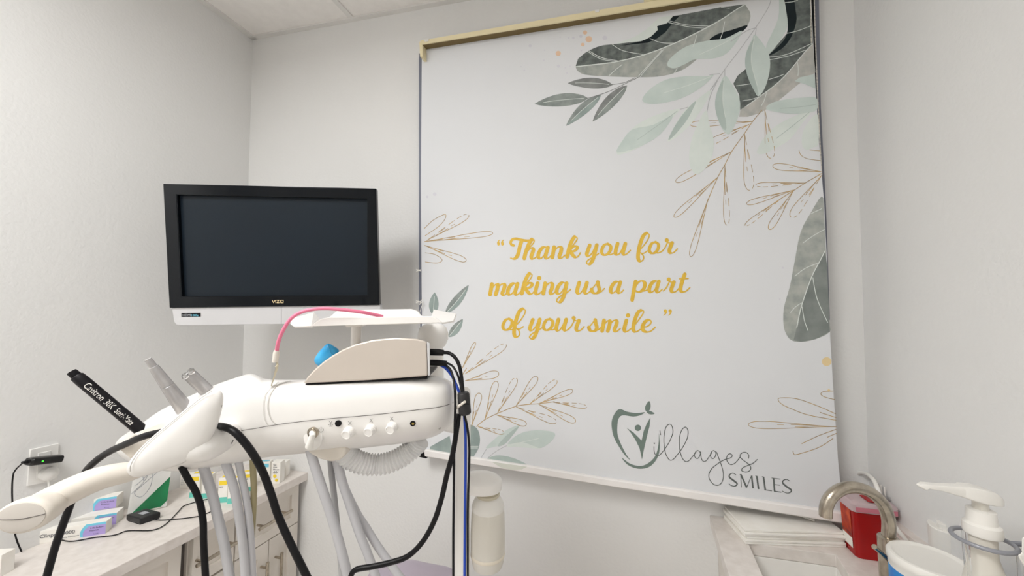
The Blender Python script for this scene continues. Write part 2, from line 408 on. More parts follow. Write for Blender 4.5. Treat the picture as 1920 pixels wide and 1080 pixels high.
def gold(p, base, tip, w, gap=False, inner=True):
    b, t = V((*base, 0)), V((*tip, 0)); d = t-b; nn = V((-d.y, d.x, 0)).normalized(); L = d.length
    f = lambda u: w*1.12*u**1.25*math.sqrt(max(0, 1-u**5))
    for s_ in (1, -1):
        pts = [b+d*u+nn*s_*f(u) for u in [1-(1-i/16)**1.7 for i in range(17)]]
        pts = [(v.x, v.y) for v in pts]
        if s_ == 1 or not gap: p.rib(pts, 1.15, 0)
        else:
            for i in range(0, 15, 3): p.rib(pts[i:i+3], 1.0, 0)
    if inner:
        p.rib([(b.x+d.x*u+nn.x*w*.25*s1, b.y+d.y*u+nn.y*w*.25*s1) for u, s1 in ((.02, 0), (.25, .6), (.5, .8))], 1.1, 0)
        p.rib([(b.x+d.x*u-nn.x*w*.2, b.y+d.y*u-nn.y*w*.2) for u in (.28, .38, .45)], .9, 0)
        p.rib([(b.x+d.x*u+nn.x*w*.1, b.y+d.y*u+nn.y*w*.1) for u in (.58, .66)], .8, 0)
# big dark leaf across the top
poly_leaf([(1154, 82), (1190, 69), (1212, 55), (1236, 33), (1262, 29), (1262, 60), (1230, 80), (1190, 84)], LPALE, 1, sm=0)
mr = [(1079, 125), (1115, 121), (1154, 116), (1210, 102), (1266, 80.6), (1313, 58), (1351, 37.5), (1379, 19), (1397, 8)]
lowA = [(1406, 22), (1407, 34), (1400, 50), (1388, 62), (1352, 76), (1320, 100), (1291, 124), (1275, 133), (1247, 141.6), (1210, 144.8), (1144, 143.4), (1097, 140), (1082, 132)]
upA = [(1084, 110), (1101, 96.6), (1126, 86), (1154, 82.5), (1202, 77), (1219, 71), (1233, 56), (1232, 49), (1251, 43), (1262, 30), (1275.6, 28), (1350, 14)]
def sm_(L_, k=4): return [(v.x, v.y) for v in crom([V((x, y, 0)) for x, y in L_], k)]
p = PR(2).poly(sm_(mr)+sm_(lowA), 0); LA = p.out('printed_leaf', LMID)
PR(2.05).poly(sm_(upA[:5])+upA[5:]+sm_(mr[::-1]), 0).out('leaf_half', LDARK, LA)
PR(2.4).poly([(1330, 76), (1345, 64), (1372, 56), (1402, 47), (1388, 62), (1362, 73)], 3).out('leaf_shade', LINKY, LA)
PR(2.4).poly([(1204, 77), (1220, 69), (1234, 56), (1232, 49), (1250, 45), (1262, 31), (1275, 29), (1262, 42), (1248, 60), (1232, 72), (1215, 80), (1160, 86)], 0).out('leaf_shade', LINKY, LA)
p = PR(2.8); p.rib(mr, 1.8)
for v in ([(1101, 96), (1125, 110), (1150, 115)], [(1104, 95), (1128, 108), (1158, 114)], [(1146, 82), (1168, 95), (1205, 102)], [(1218, 72), (1240, 80), (1265, 81)], [(1255, 39), (1290, 47), (1329, 49)], [(1253, 42), (1290, 50), (1322, 53)],
          [(1245, 92), (1222, 118), (1200, 144)], [(1241, 94), (1216, 122), (1196, 144)], [(1142, 142), (1155, 130), (1167, 121)], [(1306, 66), (1303, 78), (1299, 88)], [(1359, 40), (1355, 60), (1350, 74)], [(1352, 14), (1368, 16)], [(1270, 128), (1264, 137)]): p.rib(v, 1.1)
p.out('leaf_vein', PRW, LA)
# big dark leaf at the right edge
FD = [(1486, -6), (1519, -12), (1523, 60), (1524, 82), (1507, 100), (1480, 133), (1455, 158), (1423, 182), (1388, 206), (1386, 178), (1375, 157), (1383, 142), (1400, 128), (1440, 104), (1478, 60)]
LF = PR(1.5).poly(FD, 0).out('printed_leaf', LDARK)
PR(1.52).poly([(1524, 82), (1507, 100), (1480, 133), (1455, 158), (1423, 182), (1388, 206), (1386, 219), (1402, 219), (1425, 212), (1450, 197), (1497, 158), (1529, 136)], 0).out('leaf_half', LBEI, LF)
PR(1.8).poly([(1467, -6), (1486, -6), (1492, 20), (1493, 42), (1482, 72), (1465, 92), (1441, 104), (1470, 75), (1477, 45)], 3).out('leaf_shade', LINKY, LF)
p = PR(2.2); p.rib([(1524, 82), (1507, 100), (1480, 133), (1455, 158), (1423, 182), (1398, 200)], 1.4)
for v in ([(1473, 63), (1495, 58), (1521, 48)], [(1441, 107), (1475, 102), (1523, 81)], [(1443, 112), (1478, 105), (1513, 93)], [(1441, 149), (1458, 144), (1470, 139)], [(1380, 161), (1409, 157)], [(1392, 189), (1410, 186), (1423, 181)], [(1495, 116), (1497, 130), (1496, 142)], [(1438, 171), (1433, 188), (1428, 198)], [(1470, 5), (1488, 3), (1496, 0)]): p.rib(v, 1.1)
p.out('leaf_vein', PRW, LF)
# sage sprig
st = PR(2.9)
for v in ([(1448, -8), (1440, 15), (1418, 50), (1388, 92), (1359, 130), (1330, 172), (1305, 195), (1275, 205)], [(1418, 52), (1400, 58), (1370, 78)], [(1418, 52), (1416, 70)], [(1359, 130), (1359, 145)], [(1345, 152), (1332, 180), (1325, 212)], [(1350, 138), (1330, 140)], [(1352, 140), (1332, 169)]): st.rib(v, 1.3)
st.out('printed_stem', leafmat('stem', (178, 182, 186), (168, 172, 178)))
poly_leaf([(1251, 120), (1259, 107), (1285, 88), (1322, 77), (1360, 72), (1392, 58), (1367, 96), (1341, 109), (1304, 111), (1285, 120), (1266, 128), (1255, 126)], LSAGE, 3, [[(1390, 60), (1355, 82), (1312, 102)]], vm=LPALE)
poly_leaf([(1204, 186), (1219, 167), (1247, 150), (1285, 143), (1322, 143), (1338, 141), (1313, 165), (1276, 185), (1238, 194), (1214, 194)], LSAGE, 3, [[(1334, 143), (1290, 160), (1245, 174)]], vm=LPALE)
poly_leaf([(1461, -8), (1459, 35), (1437, 85), (1441, 101), (1460, 80), (1476, 50), (1474, 20), (1468, -8)], LSAGE, 3)
poly_leaf([(1416, 65), (1434, 87), (1443, 107), (1443, 133), (1435, 163), (1423, 180), (1415, 172), (1402, 144), (1397, 118), (1400, 96), (1410, 74)], LSAGE, 3.5, [[(1415, 68), (1409, 100), (1410, 125), (1420, 160)]], [([(1414, 72), (1409, 100), (1410, 125), (1422, 176), (1415, 172), (1402, 144), (1397, 118), (1401, 95)], LSAGED)])
poly_leaf([(1359, 142), (1374, 160), (1386, 184), (1387, 207), (1377, 237), (1366, 252), (1353, 240), (1343, 213), (1341, 190), (1347, 166)], LSAGE, 3.5, [[(1358, 145), (1355, 185), (1360, 220)]], [([(1357, 150), (1355, 185), (1362, 240), (1353, 238), (1343, 213), (1341, 190), (1347, 166)], LSAGED)])
poly_leaf([(1324, 207), (1330, 234), (1338, 261), (1336, 290), (1324, 314), (1307, 327), (1295, 315), (1292, 290), (1297, 261), (1309, 231)], LPALE, 3.5, [[(1323, 212), (1314, 260), (1309, 292)]])
poly_leaf([(1252, 265), (1258, 249), (1279, 213), (1303, 190), (1333, 169), (1318, 201), (1294, 234), (1267, 258)], LPALE, 3.2, halves=[([(1253, 263), (1262, 242), (1282, 212), (1305, 189), (1290, 222), (1268, 250)], LSAGED)])
poly_leaf([(1156, 287), (1164, 267), (1190, 237), (1229, 216), (1274, 204), (1258, 225), (1238, 252), (1199, 276), (1167, 289)], LPALE, 3.2, [[(1270, 208), (1235, 234), (1195, 262)]], [([(1157, 286), (1166, 266), (1185, 243), (1225, 234), (1262, 216), (1238, 252), (1199, 275)], LSAGE)], vm=LSAGED)
poly_leaf([(1436, 203), (1447, 193), (1475, 186), (1505, 183), (1530, 183), (1532, 205), (1510, 212), (1480, 213), (1450, 209)], LSAGE, 3.2, [[(1530, 196), (1495, 201), (1462, 203)]], vm=LSAGED)
poly_leaf([(1419, 285), (1430, 262), (1450, 240), (1480, 222), (1521, 207), (1505, 230), (1480, 262), (1450, 280), (1430, 289)], LPALE, 3.2, [[(1518, 210), (1485, 237), (1455, 260)]], vm=LSAGED)
poly_leaf([(1533, 215), (1515, 230), (1505, 250), (1504, 272), (1512, 281), (1525, 276), (1535, 268)], LPALE, 3.2, sm=3)
poly_leaf([(1490, 152), (1500, 145), (1527, 139), (1529, 166), (1510, 158)], LSAGE, 3.2, sm=0)
# dark small sprig
for b, t, a_, m1, m2 in (((1149, 159), (1064, 156), 10, LSMG, LSMG), ((1103, 184), (1002, 195), 12, LSM, LSM), ((1127, 178), (1061, 236), 10, LSM, LTEAL), ((1176, 160), (1111, 228), 11, LSMG, LSM)):
    leaf(b, t, a_, a_, m1, m2, 3, bend=2)
st = PR(3)
for v in ([(1103, 184), (1140, 172), (1180, 153), (1205, 138), (1245, 92)], [(1147, 158.5), (1170, 155), (1190, 146)]): st.rib(v, 1.1)
st.out('printed_stem', LSMG)
# right lower big leaf
Q = [(1541, 368), (1519, 401), (1501, 436), (1490, 490), (1481, 537), (1470, 576), (1469, 608), (1474, 626), (1484, 638), (1502, 641), (1529, 636), (1556, 622), (1555, 600), (1550, 500), (1545, 400)]
LQ = PR(2).poly(Q, 3).out('printed_leaf', LMID)
PR(2.3).poly([(1547, 470), (1538, 490), (1522, 519), (1503, 573), (1494, 614), (1488, 638), (1502, 641), (1529, 636), (1556, 622), (1554, 570), (1551, 500)], 0).out('leaf_half', LDARK if False else leafmat('slate_green', (128, 138, 132), (100, 112, 108)), LQ)
p = PR(2.7)
for v, wv in (([(1547, 470), (1538, 488), (1522, 519), (1503, 573), (1494, 614)], 1.8), ([(1546, 430), (1525, 442), (1505, 456)], 1.2), ([(1535, 493), (1510, 503), (1490, 518)], 1.2), ([(1503, 568), (1492, 575), (1482, 586)], 1.2), ([(1524, 520), (1532, 560), (1552, 605)], 1.4), ([(1504, 575), (1508, 600), (1515, 620)], 1.4), ([(1541, 391), (1520, 401)], 1.2)): p.rib(v, wv)
p.out('leaf_vein', PRW, LQ)
# left teal leaves
leaf((835, 588), (879, 534), 8, 9, LTEAL, LSM, 3, bend=2); leaf((812, 590), (815, 548), 9, 9, LTEAL, LTEAL, 3); leaf((841, 632), (868, 598), 9, 7, LTEAL, LSM, 3)
# bottom left leaves
poly_leaf([(870, 800), (885, 797), (896, 806), (900, 822), (898, 838), (892, 850), (886, 857), (872, 856), (866, 830)], LTEAL, 3, [[(870, 837), (897, 837)], [(870, 840), (896, 840)]])
poly_leaf([(806, 838), (843, 817), (850, 856), (806, 849)], LTEAL, 3, sm=0)
poly_leaf([(911, 840), (930, 821), (952, 805), (974, 798), (959, 819), (946, 833), (930, 837)], LSAGE, 3, halves=[([(933, 836), (950, 816), (973, 799), (959, 819), (946, 833)], LSAGED)])
poly_leaf([(950, 836), (966, 818), (987, 809), (1015, 807), (1038, 811), (1035, 826), (1015, 840), (994, 840), (970, 838)], LPALE, 3, [[(952, 835), (975, 830), (1010, 822)]], [([(952, 833), (966, 818), (987, 809), (1015, 807), (1040, 812), (1035, 826), (1015, 840), (1000, 836), (978, 829)], LSAGE)])
poly_leaf([(914, 860), (931, 854), (952, 856), (973, 863), (989, 873), (960, 873), (930, 866)], LSAGED, 3, sm=3)
pl = [onY(x, y, YR-.0128) for x, y in [(922, 866), (938, 868), (960, 871), (989, 875), (978, 880), (959, 881), (938, 876)]]
MB().add(pl, [tuple(range(len(pl)))]).build('printed_leaf', leafmat('rail_leaf', (218, 222, 205), (208, 214, 196)), blind, smooth=0)
st = PR(2.8); st.rib([(905, 868), (925, 850), (945, 838), (958, 833)], 1.1); st.rib([(900, 862), (912, 842)], 1); st.out('printed_stem', leafmat('stem', (178, 182, 186), (168, 172, 178)))
# gold sprigs
def sprig(stems, leaves, k=1.9):
    p = PR(k)
    for s_ in stems: p.rib(s_, 1.4)
    for i, (b, t, w_) in enumerate(leaves): gold(p, b, t, w_, gap=(i % 2 == 1))
    return p.out('gold_sprig', GOLDL)
sprig([[(1429, 206), (1411, 228), (1396, 250), (1372, 284), (1359, 309), (1346, 332), (1328, 374), (1315, 410)]],
      [((1411, 228), (1294, 233), 8), ((1405, 233), (1330, 268), 9), ((1372, 284), (1267, 341), 9), ((1396, 250), (1406, 357), 13), ((1346, 332), (1264, 407), 8), ((1359, 309), (1363, 422), 8), ((1328, 372), (1295, 481), 8), ((1434, 206), (1446, 297), 12)])
sprig([[(1541, 325), (1510, 343), (1490, 356), (1466, 371)]],
      [((1540, 322), (1449, 311), 9), ((1510, 343), (1417, 347), 6), ((1490, 356), (1400, 382), 7), ((1466, 371), (1397, 423), 6), ((1488, 357), (1442, 430), 9), ((1541, 328), (1483, 407), 12)])
p = PR(1.9); p.rib([(1538, 283), (1518, 281)], 1.1); p.rib([(1498, 282), (1502, 291), (1515, 298), (1539, 301)], 1.1); p.out('gold_sprig', GOLDL)
sprig([[(796, 453), (830, 448)]], [((796, 453), (924, 437), 7), ((800, 451), (879, 403), 8), ((796, 460), (874, 489), 8)])
p = PR(1.9); p.rib([(795, 429), (812, 413), (834, 402), (834, 411), (822, 425), (797, 442)], 1.1); p.rib([(797, 474), (815, 477), (829, 487), (820, 493), (797, 491)], 1.1); p.out('gold_sprig', GOLDL)
sprig([[(866, 705), (875, 690)]], [((867, 690), (891, 642), 4), ((872, 701), (949, 646), 9), ((872, 714), (935, 700), 10)])
sprig([[(893, 800), (909, 787), (931, 776), (967, 762), (993, 758), (1010, 757), (1040, 753)]],
      [((909, 787), (931, 715), 9), ((932, 776), (968, 709), 9), ((967, 762), (1007, 706), 9), ((993, 758), (1044, 713), 8), ((1012, 756), (1074, 732), 7), ((1037, 754), (1100, 763), 6), ((1010, 758), (1079, 791), 9), ((968, 763), (1043, 792), 9), ((931, 778), (987, 796), 8), ((896, 800), (945, 812), 6), ((884, 800), (899, 737), 9)])
sprig([[(1568, 800), (1550, 800)]], [((1562, 800), (1403, 796), 10)])
p = PR(1.9)
for v in ([(1567, 776), (1535, 762), (1495, 748), (1466, 746), (1459, 749), (1466, 758), (1485, 767), (1515, 778), (1568, 788)], [(1568, 783), (1552, 778), (1537, 773)], [(1568, 805), (1535, 817), (1503, 832)], [(1569, 812), (1551, 820)], [(1562, 822), (1535, 839), (1495, 852), (1488, 850), (1487, 845)], [(1562, 733), (1545, 734), (1539, 739), (1548, 745), (1565, 749)]): p.rib(v, 1.3)
p.out('gold_sprig', GOLDL)
# splatter
for m_, L_ in ((SPT, [(1097, 61, 4), (1104, 73.5, 6.3), (1092.6, 83.6, 3.5), (1046.7, 100, 5)]), (SPL, [(1134, 71, 4.5), (1066, 71, 2), (1075, 71, 2.5), (994, 86, 3), (1021, 94, 1.5), (1047, 124, 3), (1090, 95, 1.6), (1060, 127, 1.5), (1069, 124, 1.4), (1063, 137, 1.6), (1020, 113, 1.3), (977, 125, 1.3), (983, 132, 1.6), (1050, 70, 1.3), (1089, 68, 3), (815, 364, 3.5), (801, 369, 2.5), (1468, 502, 2), (1462, 561, 1.6)]), (SPO, [(1550, 678, 9), (1554, 732, 2.6)])):
    p = PR(1.2)
    for x, y, r in L_: p.dot(x, y, r, r*.95)
    p.out('paint_spots', m_)

# ---- quotation lettering, pen strokes (x right, y up, pixels at the print)
G = {
 'a': [([(19, 20), (14, 22), (8, 19), (3, 11), (2, 4), (5, .8), (9, 2), (14, 8), (18, 16)], 0), ([(20, 21), (17, 11), (15.5, 5), (17, 1.2), (20.5, 1), (26, 6)], 0)],
 'n': [([(5.5, 21), (4, 12), (2, 1.5)], 0), ([(3, 7), (7, 15), (12, 20.5), (16, 21.5), (19, 19), (18, 11), (15.5, 5), (16.5, 1.2), (20, 1), (26, 6)], 0)],
 'm': [([(5.5, 21), (4, 12), (2, 1.5)], 0), ([(3.5, 8), (8, 16), (13, 20.5), (16.5, 20), (15.5, 11), (12.5, 1.5)], 0), ([(13.5, 7), (18, 15), (23, 20.5), (28, 21), (29.5, 17), (27, 9), (25, 4), (26.5, 1), (30, 1), (36, 6)], 0)],
 'h': [([(16, 37), (12, 31), (8, 22), (4.5, 12), (2, 1.5)], 0), ([(8, 18), (14, 24), (20, 32), (20, 36.5), (16, 37)], 1), ([(3.5, 8), (8, 15), (13, 20), (17, 20.5), (19, 17), (17, 11), (15, 5), (16.5, 1.2), (20, 1), (27, 6)], 0)],
 'k': [([(17.5, 39.5), (13, 33), (8, 21), (3.5, 2)], 0), ([(7, 15), (14, 23), (21.5, 33), (22, 38), (17.5, 39.5)], 1), ([(6, 11), (11, 18), (17, 22), (22, 21), (22, 17), (17, 13), (11, 11.5)], 2), ([(11, 11.5), (13, 7), (17, 2.5), (21, 1.2), (25, 4), (28.5, 9.5)], 0)],
 'T': [([(7.5, 26), (3.5, 27.5), (1.8, 32), (5, 37), (12, 38.6), (22, 36.5), (34, 35), (43, 36.5)], 3), ([(22.5, 35), (19, 24), (16.5, 12), (12.5, 4), (7, 1), (2, 2.5)], 0)],
 'y': [([(8.5, 20.5), (5, 11), (3, 4.5), (5, .8), (9, 1.8), (14, 8), (19, 19)], 0), ([(21.5, 21), (18.5, 9), (15, -4), (11, -12), (6.5, -15.3), (2.5, -13), (4, -8.5), (10, -4), (17, -.5), (25, 5)], 0)],
 'o': [([(14, 22), (7.5, 19.5), (3, 11), (3, 4.5), (7.5, .8), (14, 3), (19, 10), (19.5, 17.5), (14, 22)], 2), ([(13, 3), (19, 1.5), (27, 5)], 1)],
 'u': [([(7, 21.5), (4, 11), (3, 4), (6, .8), (10.5, 3), (16, 12), (20, 19)], 0), ([(21.5, 21.5), (18.5, 11), (17, 4.5), (20, .8), (25, 3), (31, 9)], 0)],
 'f': [([(19, 38.5), (13, 34), (8, 22), (4.5, 9), (2.8, -5), (4, -12), (8, -14.5), (12.5, -11), (13, -5), (9, .5), (6.5, 2)], 0), ([(8, 9), (15, 17), (22.5, 29), (23.5, 36), (19, 38.5)], 1), ([(9, .5), (14, 1), (20, 5)], 1)],
 'r': [([(-1, 3), (4, 8), (9, 17), (10.5, 23)], 1), ([(10.5, 21), (14, 19.5), (19, 19.5)], 1), ([(19, 19.5), (16, 12), (14, 5), (16, 1), (21, 1), (25, 4), (29, 8.5)], 0), ('dot', 9.3, 24.5, 3.8)],
 'i': [([(7, 21.5), (4, 11), (3, 4), (5.5, .8), (9.5, 1.5), (15, 6)], 0), ('dot', 10, 31, 4)],
 'g': [([(19, 20), (14, 22), (8, 19), (3, 11), (2, 4), (5, .8), (9, 2), (14, 8), (18, 16)], 0), ([(20.5, 20.5), (18, 9), (14.5, -5), (10, -13), (5.5, -15.3), (2, -13), (3.5, -8.5), (10, -3), (18, 1), (28, 9)], 0)],
 's': [([(3, 8.5), (6, 12), (10, 17), (14.5, 22.5)], 1), ([(14.5, 22), (15.5, 15), (17.5, 8), (15, 2.5), (9.5, .8), (4.5, 3), (2.5, 8)], 4), ([(15, 2.5), (21, 4), (27, 10)], 1)],
 'p': [([(9.5, 21), (6.5, 7), (3, -14)], 0), ([(7, 8), (12, 16.5), (18, 21.5), (24, 21), (27, 16), (25, 8), (19.5, 2.5), (14, 1), (10, 3)], 5), ([(19, 2.5), (25, 3), (31, 5)], 1)],
 't': [([(12.5, 34), (8, 22), (4.5, 8), (5.5, 2.5), (10, .8), (15, 2.5), (22, 9)], 0), ([(2.5, 25.5), (19, 26)], 1)],
 'l': [([(17.5, 41), (12, 37), (6, 23), (3, 8), (5, 1.8), (9.5, 1), (16, 5)], 0), ([(7, 15), (14, 24), (21.5, 35), (22, 40), (17.5, 41)], 1)],
 'e': [([(5, 10), (12, 11), (18.5, 17), (18, 22), (14, 23), (7.5, 19.5), (3, 11), (4, 4), (9, .8), (16, 1), (21.5, 4.5), (26.5, 9.5)], 0)],
}
def pen(kind):
    def wf(u, t):
        up = -t.y   # pixel y grows downward
        if kind == 1: return 2.3
        if kind == 2: return 3+3.2*abs(t.y)
        if kind == 3: return 4.8
        if kind == 4: return 3.2+3.8*abs(t.y)
        if kind == 5: return 2.6+4.4*abs(t.y)*(1 if t.y > 0 else .35)
        down = max(0, t.y)
        return 2.5+4.7*down**.6
    return wf
def word(name, letters, sc=1.0):
    p = PR(4)
    for ch, x, y in letters:
        for g in G[ch]:
            if g[0] == 'dot': p.dot(x+g[1], y-g[2], g[3], g[3]*1.02); continue
            p.rib([(x+a, y-b) for a, b in g[0]], pen(g[1]), 5, caps=True)
    return p.out(name, TEXTGOLD)
word('lettering', [('T', 955.6, 486.3), ('h', 981, 485.8), ('a', 1007.2, 485), ('n', 1033.4, 484.3), ('k', 1059.7, 483.5)])
word('lettering', [('y', 1097.3, 480.5), ('o', 1125.4, 479), ('u', 1151, 478.3)])
word('lettering', [('f', 1193.5, 475.6), ('o', 1215, 475.8), ('r', 1241, 475)])
word('lettering', [('m', 916.8, 553.6), ('a', 950.2, 553.1), ('k', 975, 552.4), ('i', 1001, 552.4), ('n', 1016.5, 552), ('g', 1041.8, 551.6)])
word('lettering', [('u', 1079, 551.4), ('s', 1106.3, 550.8)])
word('lettering', [('a', 1143, 550)])
word('lettering', [('p', 1182.3, 548.6), ('a', 1215.4, 548.6), ('r', 1244.6, 548.4), ('t', 1271.5, 548.2)])
word('lettering', [('o', 940.4, 619.6), ('f', 961, 617.4)])
word('lettering', [('y', 990.5, 620), ('o', 1016.6, 620), ('u', 1040, 620.6), ('r', 1066.3, 620.8)])
word('lettering', [('s', 1101.5, 621.9), ('m', 1127, 621.9), ('i', 1167.5, 622.4), ('l', 1184.2, 622.8), ('e', 1201.8, 623)])
p = PR(4)
for x in (934.7, 942): p.dot(x, 457, 2.6, 3.4); p.rib([(x-1.2, 456), (x, 452), (x+3, 449.5)], lambda u, t: 3.2*(1-u)+.6, 3)
for x in (1247.5, 1256.5): p.dot(x, 583, 3, 3.2); p.rib([(x+1.4, 583), (x+.4, 588), (x-4, 591.5)], lambda u, t: 3.6*(1-u)+.6, 3)
p.out('quotation_marks', TEXTGOLD)
# ---- practice emblem and name
LG = PR(3).poly([(1209, 773), (1193.7, 774.5), (1176, 772), (1163, 767), (1154.8, 772), (1148, 785), (1146.7, 799), (1150.7, 819), (1161.5, 839), (1172, 854), (1181.6, 862.5), (1173.6, 851), (1164, 832), (1158, 815), (1157.5, 799), (1160, 785), (1168, 778.6), (1187, 781), (1200.4, 778.6)], 4).out('emblem', LOGOG)
p = PR(3.05)
p.poly([(1166, 858.4), (1175, 870), (1187, 876.5), (1200, 879), (1215, 876.5), (1227, 867), (1235, 852), (1237, 836), (1235.6, 812), (1234.8, 832), (1230, 852), (1220.5, 864.5), (1207, 872.5), (1193.7, 873), (1180, 868.5)], 4)
p.poly([(1175, 802.4), (1188, 811), (1203, 826), (1207, 808), (1212.5, 794.7), (1219.5, 782.6), (1218, 798.7), (1212.5, 820), (1207, 844), (1203.8, 861.8), (1199, 840), (1191, 824), (1183, 812)], 0)
p.dot(1196, 802.3, 6)
p.poly([(1217.4, 752), (1220, 759.8), (1218.5, 768), (1214, 772), (1210.5, 770), (1209.3, 764), (1212.5, 757)], 3).poly([(1212.5, 773), (1219, 770.5), (1227.5, 775.6), (1219, 777)], 3)
p.out('emblem_figure', LOGOG, LG)
def c8(L): return [(1220+x/6.75, 780+y/6.75) for x, y in L]
p = PR(3.1)
for L_ in ([(42, 385), (45, 450), (65, 495), (105, 500), (170, 430), (240, 320), (281, 210), (268, 125), (236, 105), (195, 140), (170, 240), (168, 350), (188, 470), (230, 548), (275, 555), (330, 500), (400, 405), (460, 290), (474, 200), (455, 150), (428, 144), (390, 185), (365, 280), (366, 400), (388, 505), (430, 570), (478, 570), (540, 500), (575, 455)],
           [(628, 462), (600, 438), (570, 452), (553, 495), (570, 532), (600, 535), (625, 495), (634, 450), (640, 530), (665, 572), (700, 568), (750, 500), (775, 462)],
           [(826, 462), (800, 438), (770, 455), (755, 495), (770, 532), (795, 538), (820, 505), (830, 455), (860, 530), (900, 640), (922, 750), (900, 840), (850, 878), (790, 860), (745, 800), (738, 735), (775, 665), (850, 603), (930, 555), (1000, 535), (1032, 508), (1015, 480), (980, 488), (960, 540), (980, 592), (1022, 615), (1075, 590), (1130, 522)],
           [(1235, 540), (1242, 500), (1215, 465), (1170, 462), (1135, 490), (1140, 530), (1200, 580), (1250, 618), (1268, 660), (1245, 698), (1195, 707), (1152, 690), (1168, 655), (1230, 625), (1300, 595), (1350, 548)],
           [(118, 185), (120, 210), (126, 240)], [(38, 340), (46, 350), (54, 340)]):
    p.rib(c8(L_), 1.45, 5)
p.dot(*c8([(46, 346)])[0], 1.3)
p.out('script_name', LINEG, blind)
p = PR(3.1)
TH, TN = 3.1, 1.3
for L_, w_, sm in (([(1082, 748), (1045, 724), (1005, 738), (998, 775), (1060, 825), (1094, 858), (1070, 887), (1025, 882), (990, 858)], 'S', 5), ([(1128, 738), (1140, 738), (1148, 903)], TN, 0), ([(1140, 738), (1215, 905)], TH, 0), ([(1215, 905), (1276, 755)], TN, 0), ([(1278, 755), (1295, 917)], TH, 0),
                   ([(1343, 760), (1366, 925)], TH, 0), ([(1325, 757), (1350, 765)], TN, 0), ([(1428, 770), (1450, 932)], TH, 0), ([(1408, 768), (1432, 772)], TN, 0), ([(1440, 934), (1535, 948)], TN+.3, 0), ([(1555, 785), (1568, 955)], TH, 0), ([(1530, 783), (1642, 800)], TN, 0), ([(1562, 868), (1638, 876)], TN, 0), ([(1562, 952), (1655, 965)], TN+.3, 0),
                   ([(1763, 824), (1722, 804), (1682, 814), (1672, 848), (1725, 898), (1778, 936), (1765, 968), (1720, 975), (1665, 950)], 'S', 5)):
    wf = (lambda u, t: 1.3+2.0*math.sin(math.pi*min(1, max(0, u)))**3) if w_ == 'S' else w_
    p.rib(c8(L_), wf, sm)
p.out('capital_name', LINEG, blind)

# ------------------------------------------------------------------ television
t0, t1, t2 = S(307, 344, 1.20), S(707, 354, 1.28), S(325, 611, 1.225)
nT = (t1-t0).cross(t2-t0).normalized()
if nT.dot(FW) > 0: nT = -nT           # towards the viewer
def TV(px, py, off=0): return onp(px, py, t0+nT*off, nT)
tv = thing('television', 'black flat television with silver lower bar on the corner wall mount', 'television', S(510, 611, 1.27))
def ringframe(outer, inner, f0, f1):
    m = MB(); n = len(outer)
    a = [TV(x, y, 0)+nT*f1 for x, y in outer]; b = [TV(x, y, 0)+nT*f1 for x, y in inner]
    c = [p-nT*(f1-f0) for p in a]; d = [p-nT*(f1-f0) for p in b]
    m.add(a+b+c+d, [(i, (i+1) % n, n+(i+1) % n, n+i) for i in range(n)]+[(2*n+i, 2*n+(i+1) % n, (i+1) % n, i) for i in range(n)]+[(n+i, n+(i+1) % n, 3*n+(i+1) % n, 3*n+i) for i in range(n)]+[(3*n+i, 3*n+(i+1) % n, 2*n+(i+1) % n, 2*n+i) for i in range(n)])
    return m
ringframe([(308, 345), (706, 354), (712, 571.5), (320, 577)], [(334, 366), (689, 373), (689, 553.5), (343, 555.5)], -.02, .006).build('bezel', BLACKG, tv, bevel=.0025)
a = [TV(x, y, -.008) for x, y in ((331, 363), (692, 370), (692, 556), (341, 558))]
MB().prism(a, [p-nT*.008 for p in a]).build('screen', SCREEN, tv, smooth=0)
a = [TV(x, y, .0) for x, y in ((322, 577), (713, 571.5), (714, 598), (706, 606), (340, 610.5), (330, 609), (326, 603))]
MB().prism(a, [p-nT*.03 for p in a]).build('speaker_bar', SILVERP, tv, bevel=.002)
a = [TV(x, y, .0005) for x, y in ((527, 574), (527.8, 574), (527.8, 608), (527, 608))]
MB().add(a, [(0, 1, 2, 3)]).build('seam', mat('seam_silver', (160, 161, 165), .6), tv, smooth=0)
a = [TV(x, y, .0012) for x, y in ((340, 587), (376, 586.5), (376, 593.5), (340, 594))]
MB().add(a, [(0, 1, 2, 3)]).build('port_sticker', BLACK, tv, smooth=0)
xd = (TV(376, 590)-TV(340, 590.5)).normalized(); yd = (TV(340, 580)-TV(340, 594)).normalized()
txt('HDMI', .0105, TV(342, 593, .0016), xd, yd, 'sticker_text', INKG, tv, cx=1.0)
txt('1080p', .0095, TV(358, 593, .0016), xd, yd, 'sticker_text', CYAN, tv, cx=1.0)
m = MB()     # maker's name in strokes
def tvrib(L_, w_=1.5):
    P = [V((x, y, 0)) for x, y in L_]
    for a_, b_ in zip(P[:-1], P[1:]):
        d = (b_-a_).normalized(); n_ = V((-d.y, d.x, 0))*w_/2
        q = [a_-d*.3+n_, b_+d*.3+n_, b_+d*.3-n_, a_-d*.3-n_]; m.add([TV(v.x, v.y, .0075) for v in q], [(0, 1, 2, 3)])
for L_ in ([(510.5, 563), (513, 568), (515.5, 563)], [(517, 563), (517, 568)], [(518.8, 563), (523, 563), (519, 567.8), (523.4, 567.8)], [(525, 563), (525, 568)], [(527, 563), (531, 563), (531, 567.8), (527, 567.8), (527, 563)]): tvrib(L_, 1.2)
m.build('maker_lettering', mat('gold_letter', (225, 205, 160), .4), tv, smooth=0, recalc=False)
a = [TV(x, y, -.02) for x, y in ((330, 362), (690, 370), (695, 595), (345, 598))]
MB().prism(a, [p-nT*.05 for p in a]).build('back_shell', BLACK, tv, bevel=.008)
